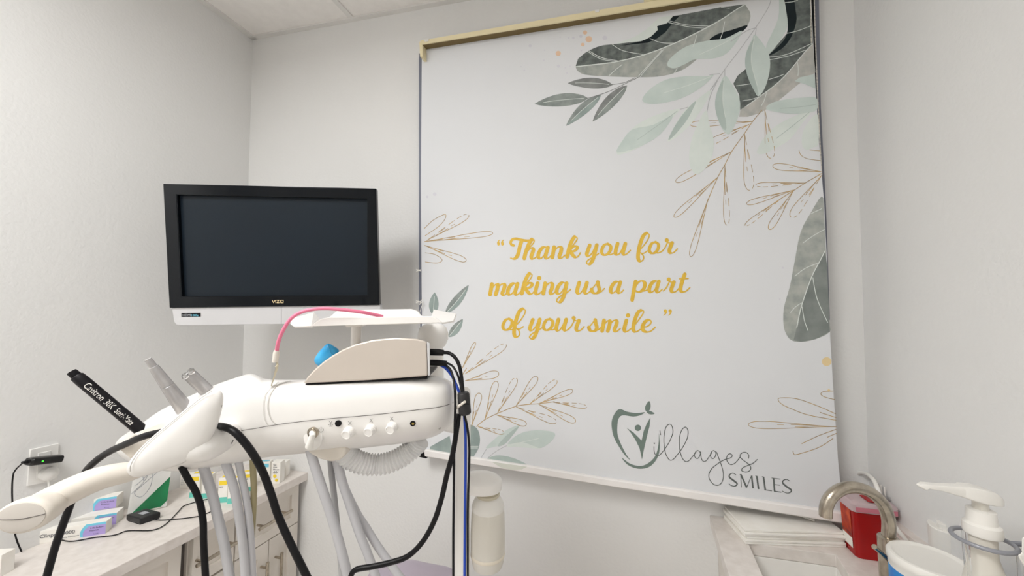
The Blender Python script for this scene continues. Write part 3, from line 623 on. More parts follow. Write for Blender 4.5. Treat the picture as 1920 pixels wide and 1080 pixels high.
# wall mount arm
cB = (TV(520, 480)-nT*.07)
arm = MB(); cw = LC(cB.z)+V((.16, 0, 0)); cw.y = YB
arm.tube([cB, cB.lerp(cw, .5)+V((.06, 0, 0)), cw-V((0, .01, 0))], .018, 10)
q = cw; arm.box((q.x-.05, YB-.015, q.z-.09), (q.x+.05, YB, q.z+.09))
arm.build('mount_arm', BLACK, tv)

# ------------------------------------------------------------------ left worktop and cabinets
f0, f1 = onZ(588, 880), onZ(220, 1062)
dxy = (f0.x-f1.x)/(f0.y-f1.y)
def fx(y): return f0.x+dxy*(y-f0.y)
XLW = LC(H).x
y0c, y1c = YF+1.6, YB
m = MB()
a = [(XLW, y1c, H), (fx(y1c), y1c, H), (fx(y0c), y0c, H), (XLW, y0c, H)]
m.hexa(a, [(x, y, z-.032) for x, y, z in a])
solo(m.build('worktop', COUNTER, bevel=.002), 'white speckled worktop along the left wall under the television', 'worktop')
def fcab(y, d=0): return fx(y)-.022+d
def cabpx(px, py):      # pixel on the cabinet front plane
    n = V((1, -dxy, 0)).normalized(); return onp(px, py, V((fx(0)-.022, 0, 0)), n)
ysA = cabpx(351, 1050).y; yc = cabpx(503, 1050).y; yR = YB-.02; yL = 2*yc-yR
print('cab seams', ysA, yL, yc, yR)
zt = H-.032
XC = LC(0).x+.003
def cabinet(ya, yb_, label, fronts):
    t = thing('base_cabinet', label, 'cabinet', V((XC+.2, (ya+yb_)/2, 0)))
    q = [(XC+.002, ya, 0), (fcab(ya, -.02), ya, 0), (fcab(yb_, -.02), yb_, 0), (XC+.002, yb_, 0)]
    MB().hexa([(x, y, .1) for x, y, _ in q], [(x, y, zt-.001) for x, y, _ in q]).build('carcass', CAB, t, smooth=0)
    q = [(XC+.002, ya, 0), (fcab(ya, -.08), ya, 0), (fcab(yb_, -.08), yb_, 0), (XC+.002, yb_, 0)]
    MB().hexa([(x, y, .001) for x, y, _ in q], [(x, y, .1) for x, y, _ in q]).build('plinth', CAB, t, smooth=0)
    for kind, a0, a1, z0, z1, hy in fronts:
        def slab(y0, y1, za, zb, d0, d1, mb):
            return mb.hexa([(fcab(y0, d0), y0, za), (fcab(y1, d0), y1, za), (fcab(y1, d0), y1, zb), (fcab(y0, d0), y0, zb)], [(fcab(y0, d1), y0, za), (fcab(y1, d1), y1, za), (fcab(y1, d1), y1, zb), (fcab(y0, d1), y0, zb)])
        g = .002; fr = .045 if kind == 'door' else .035
        mb = MB(); slab(a0+g, a1-g, z0+g, z0+fr, -.018, .0, mb); slab(a0+g, a1-g, z1-fr, z1-g, -.018, 0, mb); slab(a0+g, a0+fr, z0+fr, z1-fr, -.018, 0, mb); slab(a1-fr, a1-g, z0+fr, z1-fr, -.018, 0, mb)
        o = mb.build(kind, CAB, t, smooth=0)
        mb = MB(); slab(a0+fr, a1-fr, z0+fr, z1-fr, -.018, -.009, mb); mb.build('recessed_panel', CAB, o, smooth=0)
        mb = MB(); r = .006
        if kind == 'door':
            zz0, zz1 = z1-.20, z1-.06; p0 = V((fcab(hy, .032), hy, zz0)); p1 = V((fcab(hy, .032), hy, zz1))
        else:
            zz = (z0+z1)/2; p0 = V((fcab(hy-.07, .032), hy-.07, zz)); p1 = V((fcab(hy+.07, .032), hy+.07, zz))
        mb.tube([p0, p1], r, 10)
        for u in (.15, .85):
            q = p0.lerp(p1, u); mb.tube([q, q-V((.034, 0, 0))], .0045, 8)
        mb.build('bar_handle', NICK, o)
    return t
zd = zt-.165
cabinet(yL, yR, 'double-door base cabinet with one drawer under the worktop by the back wall',
        [('drawer', yL, yR, zd, zt-.004, yc), ('door', yc, yR, .11, zd, yc+.03), ('door', yL, yc, .11, zd, yc-.03)])
cabinet(ysA+.012, yL-.001, 'narrow base cabinet with four stacked drawers under the left worktop',
        [('drawer', ysA+.014, yL-.002, zt-.165*(i+1)-.02*0, zt-.004-.165*i, (ysA+yL)/2) for i in range(4)])
cabinet(-.25, ysA-.014, 'nearest base cabinet with flat shaker door beside the dark filler gap',
        [('drawer', ysA-.4, ysA-.016, zd, zt-.004, ysA-.2), ('door', ysA-.4, ysA-.016, .11, zd, ysA-.06), ('drawer', -.25, ysA-.4, zd, zt-.004, (ysA-.65)/2), ('door', -.25, ysA-.4, .11, zd, -.1)])
MB().hexa([(fcab(ysA-.012, -.03), ysA-.013, .1), (fcab(ysA, -.03), ysA+.011, .1), (XC+.05, ysA+.011, .1), (XC+.05, ysA-.013, .1)], [(fcab(ysA-.012, -.03), ysA-.013, zt-.002), (fcab(ysA, -.03), ysA+.011, zt-.002), (XC+.05, ysA+.011, zt-.002), (XC+.05, ysA-.013, zt-.002)]).build('trim_1', SEAMM, kind='structure', smooth=0)

# outlet on the left wall
def LWp(px, py, off=0):
    n = nL if nL.x > 0 else -nL; return onp(px, py, c2+n*off, n)
NL = nL if nL.x > 0 else -nL
ol = thing('wall_outlet', 'white wall outlet plate on the left wall above the worktop', 'outlet', LWp(80, 900))
a = [LWp(x, y, .006) for x, y in ((57, 843), (111, 831), (108, 900), (51, 912))]
MB().prism(a, [p-NL*.006 for p in a]).build('cover_plate', OUTLET, ol, bevel=.0015)
a = [LWp(x, y, .008) for x, y in ((72, 850), (96, 845), (94, 892), (69, 898))]
MB().prism(a, [p-NL*.003 for p in a]).build('receptacle', OUTLET, ol, bevel=.001)
ad = thing('power_adapter', 'black power adapter with green light plugged into the left wall outlet', 'adapter', LWp(83, 870))
m = MB(); rings = []
e0, e1 = LWp(52, 866, .03), LWp(115, 859, .03)
hz = (e1-e0).normalized(); vt = NL.cross(hz).normalized()
for u, r1_, r2_ in ((0, .009, .014), (.06, .0105, .019), (.5, .0105, .020), (.94, .0105, .019), (1, .006, .012)):
    c = e0.lerp(e1, u); rings.append([c+vt*r1_*sv+NL*r2_*cv for sv, cv in [(math.copysign(abs(math.sin(k*math.pi/8))**.5, math.sin(k*math.pi/8)), math.copysign(abs(math.cos(k*math.pi/8))**.5, math.cos(k*math.pi/8))) for k in range(16)]])
m.loft(rings).build('adapter_body', mat('adapter_black', (24, 24, 24), .3), ad)
c = e0.lerp(e1, .30)+NL*.0205; MB().disc(c, hz, vt, .0022).build('indicator_light', LED, ad, smooth=0)
MB().tube([e0, e0-hz*.012], [.005, .003], 8).tube([e0-hz*.008, S(30, 880, 1.02), S(24, 895, 1.02), S(23, 935, 1.02), LWp(28, 1000, .02), onZ(32, 1035)+V((.02, 0, .004))], .0018, 8, smooth=5).build('adapter_cord', BLACK, ad)
pl = thing('white_plug', 'round white plug in the lower socket of the left wall outlet', 'plug', LWp(86, 888))
c = LWp(87, 887, .004); MB().lathe(c, [(.019, 0), (.020, .01), (.019, .02), (.010, .026), (0, .027)], 24, axis=NL).build('plug_body', OUTLET, pl)
MB().tube([c+NL*.012-vt*0-V((0, 0, .018)), c+NL*.018-V((0, 0, .045)), c+NL*.02-V((0, 0, .12))], .0025, 8).build('plug_cord', OUTLET, pl)

# cartons of toothpaste on the left worktop
def carton(name, label, cat, base_px, yawd, w_, d_, h_, group, deco, z0=H):
    b = onZ(*base_px, z0); ca, sa = math.cos(math.radians(yawd)), math.sin(math.radians(yawd))
    u = V((ca, sa, 0)); v = V((-sa, ca, 0)); t = thing(name, label, cat, b, group)
    q = [b, b+u*w_, b+u*w_+v*d_, b+v*d_]; MB().hexa(q, [p+V((0, 0, h_)) for p in q]).build('carton_body', PAPER, t, bevel=.0008)
    deco(t, b, u, v, w_, d_, h_); return t
def fq(t, b, u, x0, x1, z0, z1, m_, v, name='printed_panel', off=.0006, shape=None):
    L_ = shape or [(x0, z0), (x1, z0), (x1, z1), (x0, z1)]
    return MB().add([b+u*x-v*off+V((0, 0, z)) for x, z in L_], [tuple(range(len(L_)))]).build(name, m_, t, smooth=0)
def tp(t, b, u, v, w_, d_, h_):
    fq(t, b, u, 0, 0, 0, 0, CYAN, v, shape=[(w_*.64+.006*math.sin(k/6*math.pi)*-1+.012*(k/6), h_*k/6) for k in range(7)]+[(w_*.998, h_), (w_*.998, 0)])
    fq(t, b, u, 0, 0, 0, 0, PURPLE, v, off=.0009, shape=[(w_*.68-.006*math.sin(k/6*math.pi)+.012*(k/6), h_*.82*k/6) for k in range(7)]+[(w_*.998, h_*.82), (w_*.998, 0)])
    up = V((0, 0, 1)); o = b-v*.0013
    txt('1.1% Sodium', .0062, o+u*w_*.77+up*h_*.58, u, up, 'print', INK, t); txt('Fluoride', .0062, o+u*w_*.77+up*h_*.38, u, up, 'print', INK, t); txt('Rx only', .004, o+u*w_*.82+up*h_*.1, u, up, 'print', INK, t)
    txt('Clinpro 5000', .0145, o+u*w_*.08+up*h_*.45, u, up, 'print', INK, t); txt('Anti-Cavity Toothpaste', .0055, o+u*w_*.3+up*h_*.18, u, up, 'print', INK, t)
zb = S(0, 0, 1)
cb1 = onZ(60, 1022)
yv = math.degrees(math.atan2((onZ(198, 1000)-onZ(62, 1022)).y, (onZ(198, 1000)-onZ(62, 1022)).x))
W3 = (onZ(198, 1000)-onZ(62, 1022)).length
hb = 31*S(0, 0, 1).z*0+.036
print('carton yaw', yv, W3)
carton('toothpaste_carton', 'white and purple toothpaste carton, the front one standing in front of the two stacked ones', 'carton', (62, 1022), yv, W3, .03, .036, 'toothpaste cartons', tp)
bA = onZ(80, 1008)
carton('toothpaste_carton', 'white and purple toothpaste carton, bottom one of the stack of two', 'carton', (85, 1004), yv+1, W3*1.02, .04, .036, 'toothpaste cartons', tp)
ca_ = bpy.data.objects
carton('toothpaste_carton', 'white and purple toothpaste carton, top one of the stack of two', 'carton', (88, 971), yv+1.5, W3*1.02, .04, .036, 'toothpaste cartons', tp, z0=H+.0365)
# pale blue carton at the photo's left edge
def d0(t, b, u, v, w_, d_, h_): fq(t, b, u, w_*.1, w_*.9, h_*.6, h_*.9, CYAN, v)
carton('product_carton', 'pale blue and white carton cut off by the left edge of the photo', 'carton', (-45, 1085), 20, .055, .03, .055, None, d0)
# acrylic sign holder
sh = thing('sign_holder', 'slanted clear sign holder with white card, grey script and green corner on left worktop', 'sign', onZ(270, 960))
zS = 1.1
sp0, sp1 = onZ(238, 968), onZ(312, 951); su = (sp1-sp0); sup = V((-.10, .10, .42)).normalized()*.16
card = [sp0+V((0, 0, .003)), sp1+V((0, 0, .003)), sp1+sup, sp0+sup]
nS = su.cross(sup).normalized(); nS = -nS if nS.dot(FW) > 0 else nS
MB().prism(card, [p-nS*.001 for p in card]).build('card', PAPER, sh, smooth=0)
def cq(u, v): return sp0+V((0, 0, .003))+su*u+sup*v+nS*.0006
MB().add([cq(.12, .02), cq(.85, .02), cq(1, .12), cq(1, .60)], [(0, 1, 2, 3)]).build('green_corner', GREEN, sh, smooth=0)
m = MB()
def shr(L_, w_=.0022):
    P = crom([V((a_, b_, 0)) for a_, b_ in L_], 5); m.tube([cq(v.x, v.y) for v in P], w_/3, 5)
shr([(.1, .55), (.4, .75), (.5, .95), (.35, .95), (.25, .75), (.3, .6)]); shr([(.55, .8), (.5, .95), (.75, .98), (.7, .8), (.6, .8)]); shr([(.02, .4), (.3, .6), (.45, .8), (.5, .5), (.3, .3), (.1, .4), (.3, .55), (.9, .9)])
m.build('script_print', INKG, sh)
ac = [p+nS*.003 for p in card]; MB().prism(ac, [p+nS*.0015 for p in ac]).build('clear_front', CLEAR, sh, smooth=0)
# small black box on the worktop
bk = thing('signal_splitter', 'small black electronic box with cord beside the sign holder', 'adapter', onZ(265, 980))
b0, b1, b2 = onZ(236, 977), onZ(262, 985), onZ(301, 972)
b3 = b0+(b2-b1); q = [b0, b1, b2, b3]; hh = V((0, 0, .021))
MB().hexa([p+V((0, 0, .003)) for p in q], [p+hh for p in q]).build('box_body', mat('box_black', (30, 30, 32), .35), bk, bevel=.003)
q2 = [p.lerp((b0+b2)/2, .1) for p in q]; MB().hexa(q2, [p+V((0, 0, .003)) for p in q2]).build('box_feet', BLACK, bk)
cc = (b0+b2)/2+hh+V((0, 0, .0008)); MB().add([cc+(p-(b0+b2)/2)*.35 for p in q], [(0, 1, 2, 3)]).build('rating_label', INKG, bk, smooth=0)
e = V((0, 0, .003))
MB().tube([(b1+b2)/2+V((0, 0, .01)), onZ(300, 977)+e, onZ(320, 976)+e, onZ(350, 973)+e, onZ(375, 969)+e, onZ(395, 961)+e], .0015, 6, smooth=5).build('box_cord', BLACK, bk)
solo(MB().tube([onZ(x, y)+e for x, y in ((66, 992), (98, 1007), (130, 1017), (175, 1010), (215, 1005), (240, 997), (285, 996), (310, 985), (335, 960), (345, 950), (370, 942), (392, 937))], .0016, 6, smooth=5).build('thin_cable', BLACK), 'thin black power cord lying across the left worktop', 'cord')
# small product cartons
def d1_(cA, cB_, words):
    def f(t, b, u, v, w_, d_, h_):
        if cB_: fq(t, b, u, .0, w_, 0, h_*.22, cB_, v)
        if cA: fq(t, b, u, w_*.1, w_*.9, h_*.72, h_*.9, cA, v); MB().add([b+u*w_*.2+v*d_*.2+V((0, 0, h_+.0009)), b+u*w_*.9+v*d_*.3+V((0, 0, h_+.0009)), b+u*w_*.8+v*d_*.8+V((0, 0, h_+.0009)), b+u*w_*.1+v*d_*.7+V((0, 0, h_+.0009))], [(0, 1, 2, 3)]).build('printed_panel', cA, t, smooth=0)
        for i, s_ in enumerate(words): txt(s_, .0085, b-v*.0013+u*w_*.08+V((0, 0, h_*(.62-.16*i))), u, V((0, 0, 1)), 'print', INKG if cB_ is None else INK, t, cx=.85)
    return f
specs = [((337, 917), 22, .045, .03, .05, None, None, ['Oral', 'tray', 'form'], 'white product carton with blue text left of the teal-based cartons'),
         ((355, 933), 25, .032, .032, .082, YELLOW, TEAL, ['cavity', 'shield'], 'white carton with teal base, leftmost of the teal-based cartons'),
         ((377, 935), 25, .030, .032, .082, YELLOW, TEAL, ['tooth'], 'white carton with teal base, second of the teal-based cartons'),
         ((408, 943), 25, .030, .032, .085, YELLOW, TEAL, ['mint'], 'white carton with teal base, third and nearest of the teal-based cartons'),
         ((426, 945), 28, .030, .03, .085, YELLOW, TEAL, ['melon'], 'white carton with teal base, beside the nearest one on its right'),
         ((451, 922), 25, .036, .03, .07, YELLOW, TEAL, ['fluoride'], 'white carton with teal base, rightmost of the teal-based cartons'),
         ((480, 903), 25, .05, .025, .075, CYAN, None, ['paste', 'varnish'], 'white and pale blue carton behind the khaki hose')]
for px, yw, w_, d_, h_, ca1, cb2, wd, lb in specs:
    carton('product_carton', lb, 'carton', px, yw, w_, d_, h_, 'small product cartons', d1_(ca1, cb2, wd))
def dl(t, b, u, v, w_, d_, h_):
    up = V((0, 0, 1)); o = b-v*.0012
    for i, s_ in enumerate(['Gel', 'One', 'Minute']): txt(s_, .0085, o+u*w_*.2+up*h_*(.86-.11*i), u, up, 'print', INK, t)
    m = MB(); m.tube([o+u*w_*x+up*h_*y for x, y in ((.2, .5), (.4, .6), (.35, .48), (.6, .6), (.55, .48), (.8, .58))], .0005, 5, smooth=4); m.build('print', INK, t)
    for x, y, r in ((.42, .36, .0068), (.62, .17, .006)): MB().disc(o+u*w_*x+up*h_*y, u, up, r).build('lemon_print', YELLOW, t, smooth=0)
carton('product_carton', 'tall white carton with lemon print and handwritten lettering near the back wall', 'carton', (508, 907), 18, .034, .034, .082, 'small product cartons', dl)
b = onZ(531, 892); MB()
carton('product_carton', 'plain pale carton behind the lemon carton', 'carton', (522, 894), 18, .03, .03, .06, 'small product cartons', lambda *a: fq(a[0], a[1], a[2], .002, .02, .02, .04, INKG, a[3]))

# ------------------------------------------------------------------ right worktop, sink, tap
H = 1.54-.688*.946      # the sink worktop sits slightly higher
g0, g1 = onZ(1331.6, 968), onZ(1367, 1080); dg = (g0.x-g1.x)/(g0.y-g1.y)
def gx(y): return g0.x+dg*(y-g0.y)
sA, sB = onZ(1403, 1018), onZ(1567, 1040); sC = sB+(onZ(1593, 1080)-sB)*4.2; sD = sA+(onZ(1430, 1080)-sA)*4.2
YN = sD.y-.12; XR = RC(H).x+.0
print('sink', sA, sB, sC, sD, 'edge', g0, g1, XR)
O = [V((gx(YB), YB, H)), V((XR+.03, YB, H)), V((XR+.03, YN, H)), V((gx(YN), YN, H))]; I = [sA, sB, sC, sD]
m = MB(); a = O+I; bq = [p-V((0, 0, .032)) for p in a]
m.add(a+bq, [(0, 1, 5, 4), (1, 2, 6, 5), (2, 3, 7, 6), (3, 0, 4, 7), (12, 13, 9, 8), (13, 14, 10, 9), (14, 15, 11, 10), (15, 12, 8, 11), (0, 8, 9, 1), (1, 9, 10, 2), (2, 10, 11, 3), (3, 11, 8, 0), (4, 5, 13, 12), (5, 6, 14, 13), (6, 7, 15, 14), (7, 4, 12, 15)])
rw = m.build('worktop', COUNTER, bevel=.002); solo(rw, 'white speckled worktop with the sink along the right wall', 'worktop')
bsq = [(XR-.018, YN), (XR+.004, YN), (XR+.004, YB), (XR-.018, YB)]
MB().hexa([(x, y, H+.0005) for x, y in bsq], [(x, y, H+.10) for x, y in bsq]).build('backsplash', COUNTER, rw, bevel=.0015)
sk = thing('sink_basin', 'white rectangular sink basin set in the right worktop', 'sink', (sA+sC)/2-V((0, 0, .2)))
m = MB(); zt2 = H-.032; out = [p+(p-(sA+sC)/2).normalized()*.015 for p in I]
r0 = [V((p.x, p.y, zt2-.001)) for p in out]; r1 = [V((p.x, p.y, zt2-.001)) for p in I]
cS = (sA+sC)/2; r2_ = [V((p.x, p.y, H-.18)).lerp(V((cS.x, cS.y, H-.18)), .06) for p in I]; r3 = [p.lerp(V((cS.x, cS.y, H-.185)), .1) for p in r2_]
r4 = [V((p.x, p.y, H-.195)) for p in out]
m.add(r0+r1+r2_+r3+r4, [(i, (i+1) % 4, 4+(i+1) % 4, 4+i) for i in range(4)]+[(4+i, 4+(i+1) % 4, 8+(i+1) % 4, 8+i) for i in range(4)]+[(8+i, 8+(i+1) % 4, 12+(i+1) % 4, 12+i) for i in range(4)]+[(12, 13, 14, 15)]+[(16+i, 16+(i+1) % 4, (i+1) % 4, i) for i in range(4)]+[(19, 18, 17, 16)])
m.build('basin', SINKM, sk, bevel=.006)
MB().lathe(V((cS.x, cS.y, H-.186)), [(.0, .003), (.02, .003), (.032, .0045), (.035, .001), (.035, 0)], 24).build('drain', NICK, sk)
rc = thing('base_cabinet', 'base cabinet carrying the sink worktop by the right wall', 'cabinet', V(((gx(.8)+XR)/2, .8, 0)))
XQ = RC(0).x-.003; q = [(gx(YB)+.02, YB-.002), (XQ, YB-.002), (XQ, YN+.02), (gx(YN)+.02, YN+.02)]
m = MB()   # open carcass: panels
for (x0, y0), (x1, y1) in ((q[0], q[3]), (q[3], q[2])):
    d = V((y1-y0, -(x1-x0), 0)).normalized()*.016
    if d.dot(V((cS.x-x0, cS.y-y0, 0))) < 0: d = -d
    a = [V((x0, y0, 0)), V((x1, y1, 0)), V((x1, y1, 0))+d, V((x0, y0, 0))+d]; m.hexa([p+V((0, 0, .001)) for p in a], [p+V((0, 0, zt2-.001)) for p in a])
m.build('side_panel', CAB, rc, smooth=0)
MB().box((gx(YN)+.04, YN+.001, .12), (XQ-.01, YN+.018, zt2-.01)).build('door', CAB, rc, bevel=.002)
MB().tube([(gx(YN)+.08, YN-.03, .55), (gx(YN)+.08, YN-.03, .7)], .006, 8).tube([(gx(YN)+.08, YN-.03, .57), (gx(YN)+.08, YN+.002, .57)], .004, 8).tube([(gx(YN)+.08, YN-.03, .68), (gx(YN)+.08, YN+.002, .68)], .004, 8).build('bar_handle', NICK, rc)
# folded paper towels
tz = H+.037
tl0 = onZ(1398, 994, tz); tr0 = onZ(1586, 1000, tz); bl0 = onZ(1358, 949, tz)
tu = tr0-tl0; tvv = bl0-tl0
N = 6; th = .0062
for i in range(N):
    z = H+.0005+i*th; jx, jy = random.uniform(-.004, .004), random.uniform(-.004, .004); sk_ = random.uniform(-.01, .01)
    if i == N-1: jx -= .004
    b = tl0+V((jx, jy, 0)); b.z = z; u = tu+V((0, sk_*.4, 0)); v = tvv+V((sk_*.3, 0, 0))
    lab = 'white folded paper towel, %s of the stack on the sink worktop' % ['bottom one', 'second from the bottom', 'third from the bottom', 'third from the top', 'second from the top', 'topmost'][i]
    nx, ny = 10, 4; m = MB(); top = []; bot = []
    for jj in range(ny+1):
        for ii in range(nx+1):
            p = b+u*(ii/nx)+v*(jj/ny); wv = .0012*math.sin(ii*.9+i*1.7)*(1 if jj == 0 else .3)
            top.append(p+V((0, wv*.6, th*.86+wv*.4*0))); bot.append(p+V((0, wv*.6, 0)))
    W_ = nx+1; n_ = len(top); fs = []
    for jj in range(ny):
        for ii in range(nx):
            a0 = jj*W_+ii; fs.append((a0, a0+1, a0+W_+1, a0+W_)); fs.append((n_+a0, n_+a0+W_, n_+a0+W_+1, n_+a0+1))
    for ii in range(nx): fs.append((ii, n_+ii, n_+ii+1, ii+1)); a0 = ny*W_+ii; fs.append((a0, a0+1, n_+a0+1, n_+a0))
    for jj in range(ny): a0 = jj*W_; fs.append((a0, a0+W_, n_+a0+W_, n_+a0)); a0 = jj*W_+nx; fs.append((a0, n_+a0, n_+a0+W_, a0+W_))
    m.add(top+bot, fs); o = m.build('paper_towel', PAPER, bevel=.0006)
    solo(o, lab, 'paper towel', 'folded paper towels by the sink')
zt3 = H+N*th+.002
fl = [onZ(1480, 962, zt3), onZ(1527, 978, zt3), onZ(1530, 974, zt3), onZ(1525, 955, zt3), onZ(1500, 950, zt3)]
solo(MB().prism(fl, [p+V((0, 0, .005)) for p in fl]).build('folded_card', PAPER, bevel=.0006), 'small folded white card lying on top of the paper towels', 'card')
# sharps container
sc0 = onZ(1608, 1047); sh_ = .142; wB, dB, wT, dT = .086, .062, .094, .066
scn_ = thing('sharps_container', 'red sharps container with clear pink lid and orange label beside the tap', 'container', sc0+V((.06, .05, 0)))
cx_ = sc0+V((wB/2, dB/2, 0))
def rr(cx, w_, d_, z, r=.012, n=4):
    out = []
    for sx, sy, a0 in ((1, 1, 0), (-1, 1, 90), (-1, -1, 180), (1, -1, 270)):
        for k in range(n+1):
            a_ = math.radians(a0+90*k/n); out.append(V((cx.x+sx*(w_/2-r)+math.cos(a_)*r, cx.y+sy*(d_/2-r)+math.sin(a_)*r, z)))
    return out
MB().loft([rr(cx_, wB, dB, H+.0005), rr(cx_, wB+.002, dB+.002, H+.01), rr(cx_, wT, dT, H+sh_-.018)]).build('container_body', RED, scn_)
MB().loft([rr(cx_, wT+.008, dT+.008, H+sh_-.022), rr(cx_, wT+.010, dT+.010, H+sh_-.004), rr(cx_, wT+.002, dT+.002, H+sh_+.002), rr(cx_, wT-.02, dT-.02, H+sh_+.004)]).build('lid', PINKLID, scn_)
MB().box((cx_.x-.012, cx_.y-.03, H+sh_+.0045), (cx_.x+.028, cx_.y+.008, H+sh_+.0075)).build('lid_flap', RED, scn_, bevel=.002)
MB().box((cx_.x-.045, cx_.y-dT/2-.0065, H+sh_-.019), (cx_.x+.045, cx_.y-dT/2-.0052, H+sh_-.008)).build('lid_lettering_band', mat('pink_print', (200, 120, 135), .5), scn_, smooth=0)
xf = lambda z: cx_.x-(wB+.002)/2-(wT-wB-.002)/2*((z-.01)/(sh_-.028))-.0012
MB().add([V((xf(z_), y_, H+z_)) for z_, y_ in ((.045, cx_.y-.018), (.045, cx_.y+.026), (.118, cx_.y+.028), (.118, cx_.y-.018))], [(0, 1, 2, 3)]).build('hazard_label', ORANGE, scn_, smooth=0)
MB().add([V((xf(z_), y_, H+z_)) for z_, y_ in ((.018, cx_.y-.018), (.018, cx_.y+.026), (.044, cx_.y+.026), (.044, cx_.y-.018))], [(0, 1, 2, 3)]).build('white_label', PAPER, scn_, smooth=0)
txt('BIOHAZARD', .0068, V((xf(.05)-.0006, cx_.y+.024, H+.05)), (0, -1, 0), (0, 0, 1), 'label_print', INK, scn_)
# tap
zf_ = .80
tb = S(1666, 1006, zf_); tb0 = V((tb.x, tb.y, H))
tap = thing('tap', 'brushed nickel gooseneck tap with side lever beside the sink', 'tap', tb0)
rp = .0118
def G_(px, py, z): return S(px, py, z)
neck = [tb, G_(1666, 975, zf_), G_(1655, 945, zf_), G_(1633, 924, zf_*1.0), G_(1605, 914, zf_*1.0), G_(1578, 917, zf_), G_(1558, 932, zf_), G_(1549, 951, zf_), G_(1548, 968, zf_)]
MB().tube(neck, rp, 20, smooth=6).build('spout', NICK, tap)
MB().lathe(tb0, [(.024, 0), (.024, .006), (.0185, .010), (.0185, tb.z-H-.002), (.0165, tb.z-H), (.012, tb.z-H+.001)], 28).build('tap_body', NICK, tap)
MB().tube([S(1639, 1025, zf_*.97), S(1662, 1046, zf_*.975), S(1676, 1060, zf_*.985)], .0042, 12).tube([S(1639, 1025, zf_*.97), S(1640.5, 1026.2, zf_*.97)], .0052, 12).build('lever', NICK, tap)
# tubing behind the tap
solo(MB().tube([S(x, y, z) for x, y, z in ((1594, 930, 1.16), (1593, 905, 1.15), (1602, 891, 1.12), (1620, 887, 1.08), (1638, 900, 1.02), (1650, 930, .98), (1662, 962, .95), (1680, 990, .93), (1704, 1020, .92), (1715, 1050, .92), (1722, 1072, .92))], .005, 10, smooth=6).build('white_tube', WHITE), 'looped white tube arching behind the tap and sharps container', 'tube')
cu = thing('clear_cup', 'clear plastic cup of thin applicators behind the tap', 'cup', onZ(1672, 1000))
cpx = onZ(1672, 1000); cz = .12
cpx = S(1669, 950, 1.02); cpx.z = H
hc = S(1669, 928, 1.02).z-H
MB().lathe(cpx, [(.013, 0), (.020, hc), (.0185, hc), (.012, .003)], 20).build('cup_wall', CLEAR, cu)
m = MB()
for k in range(7):
    a_ = k*.9; m.tube([cpx+V((math.cos(a_)*.008, math.sin(a_)*.008, .01)), cpx+V((math.cos(a_)*.016, math.sin(a_)*.016, hc+.012+.014*random.random()))], .0018, 6)
m.build('applicators', WHITE, cu, kind='stuff')
# wipes tub
zw = .72; wt = S(1743, 1046, zw); wb = V((wt.x, wt.y, H)); hw = wt.z-H; rw_ = .06
wp = thing('wipes_tub', 'blue labelled tub of wipes with a broad white lid by the tap', 'tub', wb)
MB().lathe(wb, [(.056, 0), (.058, .004), (.058, hw-.02), (.057, hw-.018)], 40).build('tub_body', BLUEL, wp)
MB().lathe(wb+V((0, 0, hw)), [(.0575, -.030), (.0585, -.027), (.0585, -.018), (.0605, -.015), (.0605, -.005), (.058, -.001), (.053, 0), (.048, -.003), (.044, -.0035), (0, -.003)], 44).build('lid', WHITE, wp)
zl = hw-.07
for s_, zz, m_, ss in (('WIPES', -.075, WHITE, .024), ('disinfecting', -.095, CYAN, .011)):
    base = wb+V((0, 0, hw+zz)); a0 = math.atan2(-wb.y, -wb.x)
    n_ = V((math.cos(a0), math.sin(a0), 0)); u_ = V((-n_.y, n_.x, 0))
    o = txt(s_, ss, base, u_, (0, 0, 1), 'label_print', m_, wp, align='CENTER')
    for v in o.data.vertices:
        q = v.co+wl(wp)-wb; x = q.dot(u_); ang = x/.0586; z_ = q.z
        v.co = wb+(n_*math.cos(ang)+u_*math.sin(ang))*.0588+V((0, 0, z_))-wl(wp)
# white oval dispenser
zd_ = .86; dtp = S(1778, 985, zd_); db = V((dtp.x, dtp.y, H)); hd = dtp.z-H
dp = thing('wipe_dispenser', 'white oval dispenser box with slotted top behind the pump bottle', 'dispenser', db)
ux = V((math.cos(.75), math.sin(.75), 0)); uy = V((-ux.y, ux.x, 0))
def ell(a_, b_, z, n=32): return [db+ux*math.cos(2*math.pi*k/n)*a_+uy*math.sin(2*math.pi*k/n)*b_+V((0, 0, z)) for k in range(n)]
MB().loft([ell(.044, .030, 0), ell(.046, .032, .004), ell(.046, .032, hd-.002), ell(.044, .030, hd)]).build('dispenser_body', WHITE, dp)
MB().loft([ell(.038, .016, hd), ell(.038, .016, hd+.010), ell(.034, .012, hd+.012)]).build('slotted_top', WHITE, dp)
MB().loft([ell(.0464, .0324, hd-.085), ell(.0464, .0324, hd-.083)]).build('blue_line', BLUEL, dp)
# pump bottle in ring bracket
zp = .64; pc = S(1842, 1000, zp)
pm = thing('pump_bottle', 'white pump bottle with long spout held in grey ring bracket on right wall', 'bottle', V((pc.x, pc.y, H)))
pz = lambda y: S(1842, y, zp).z
MB().lathe(V((pc.x, pc.y, 0)), [(.027, H+.001), (.030, H+.006), (.030, pz(1110)), (.024, pz(1075)), (.0165, pz(1040)), (.0165, pz(995))], 32).build('bottle_body', FROST, pm)
MB().lathe(V((pc.x, pc.y, 0)), [(.0225, pz(1001)), (.0235, pz(997)), (.0225, pz(983)), (.0185, pz(979)), (.0175, pz(957)), (.014, pz(955))], 32).build('collar', WHITE, pm)
MB().lathe(V((pc.x, pc.y, 0)), [(.0098, pz(958)), (.0095, pz(935))], 20).build('plunger', FROST, pm)
tipx, tlx = S(1724, 908, zp), S(1876, 940, zp)
m = MB(); rings = []
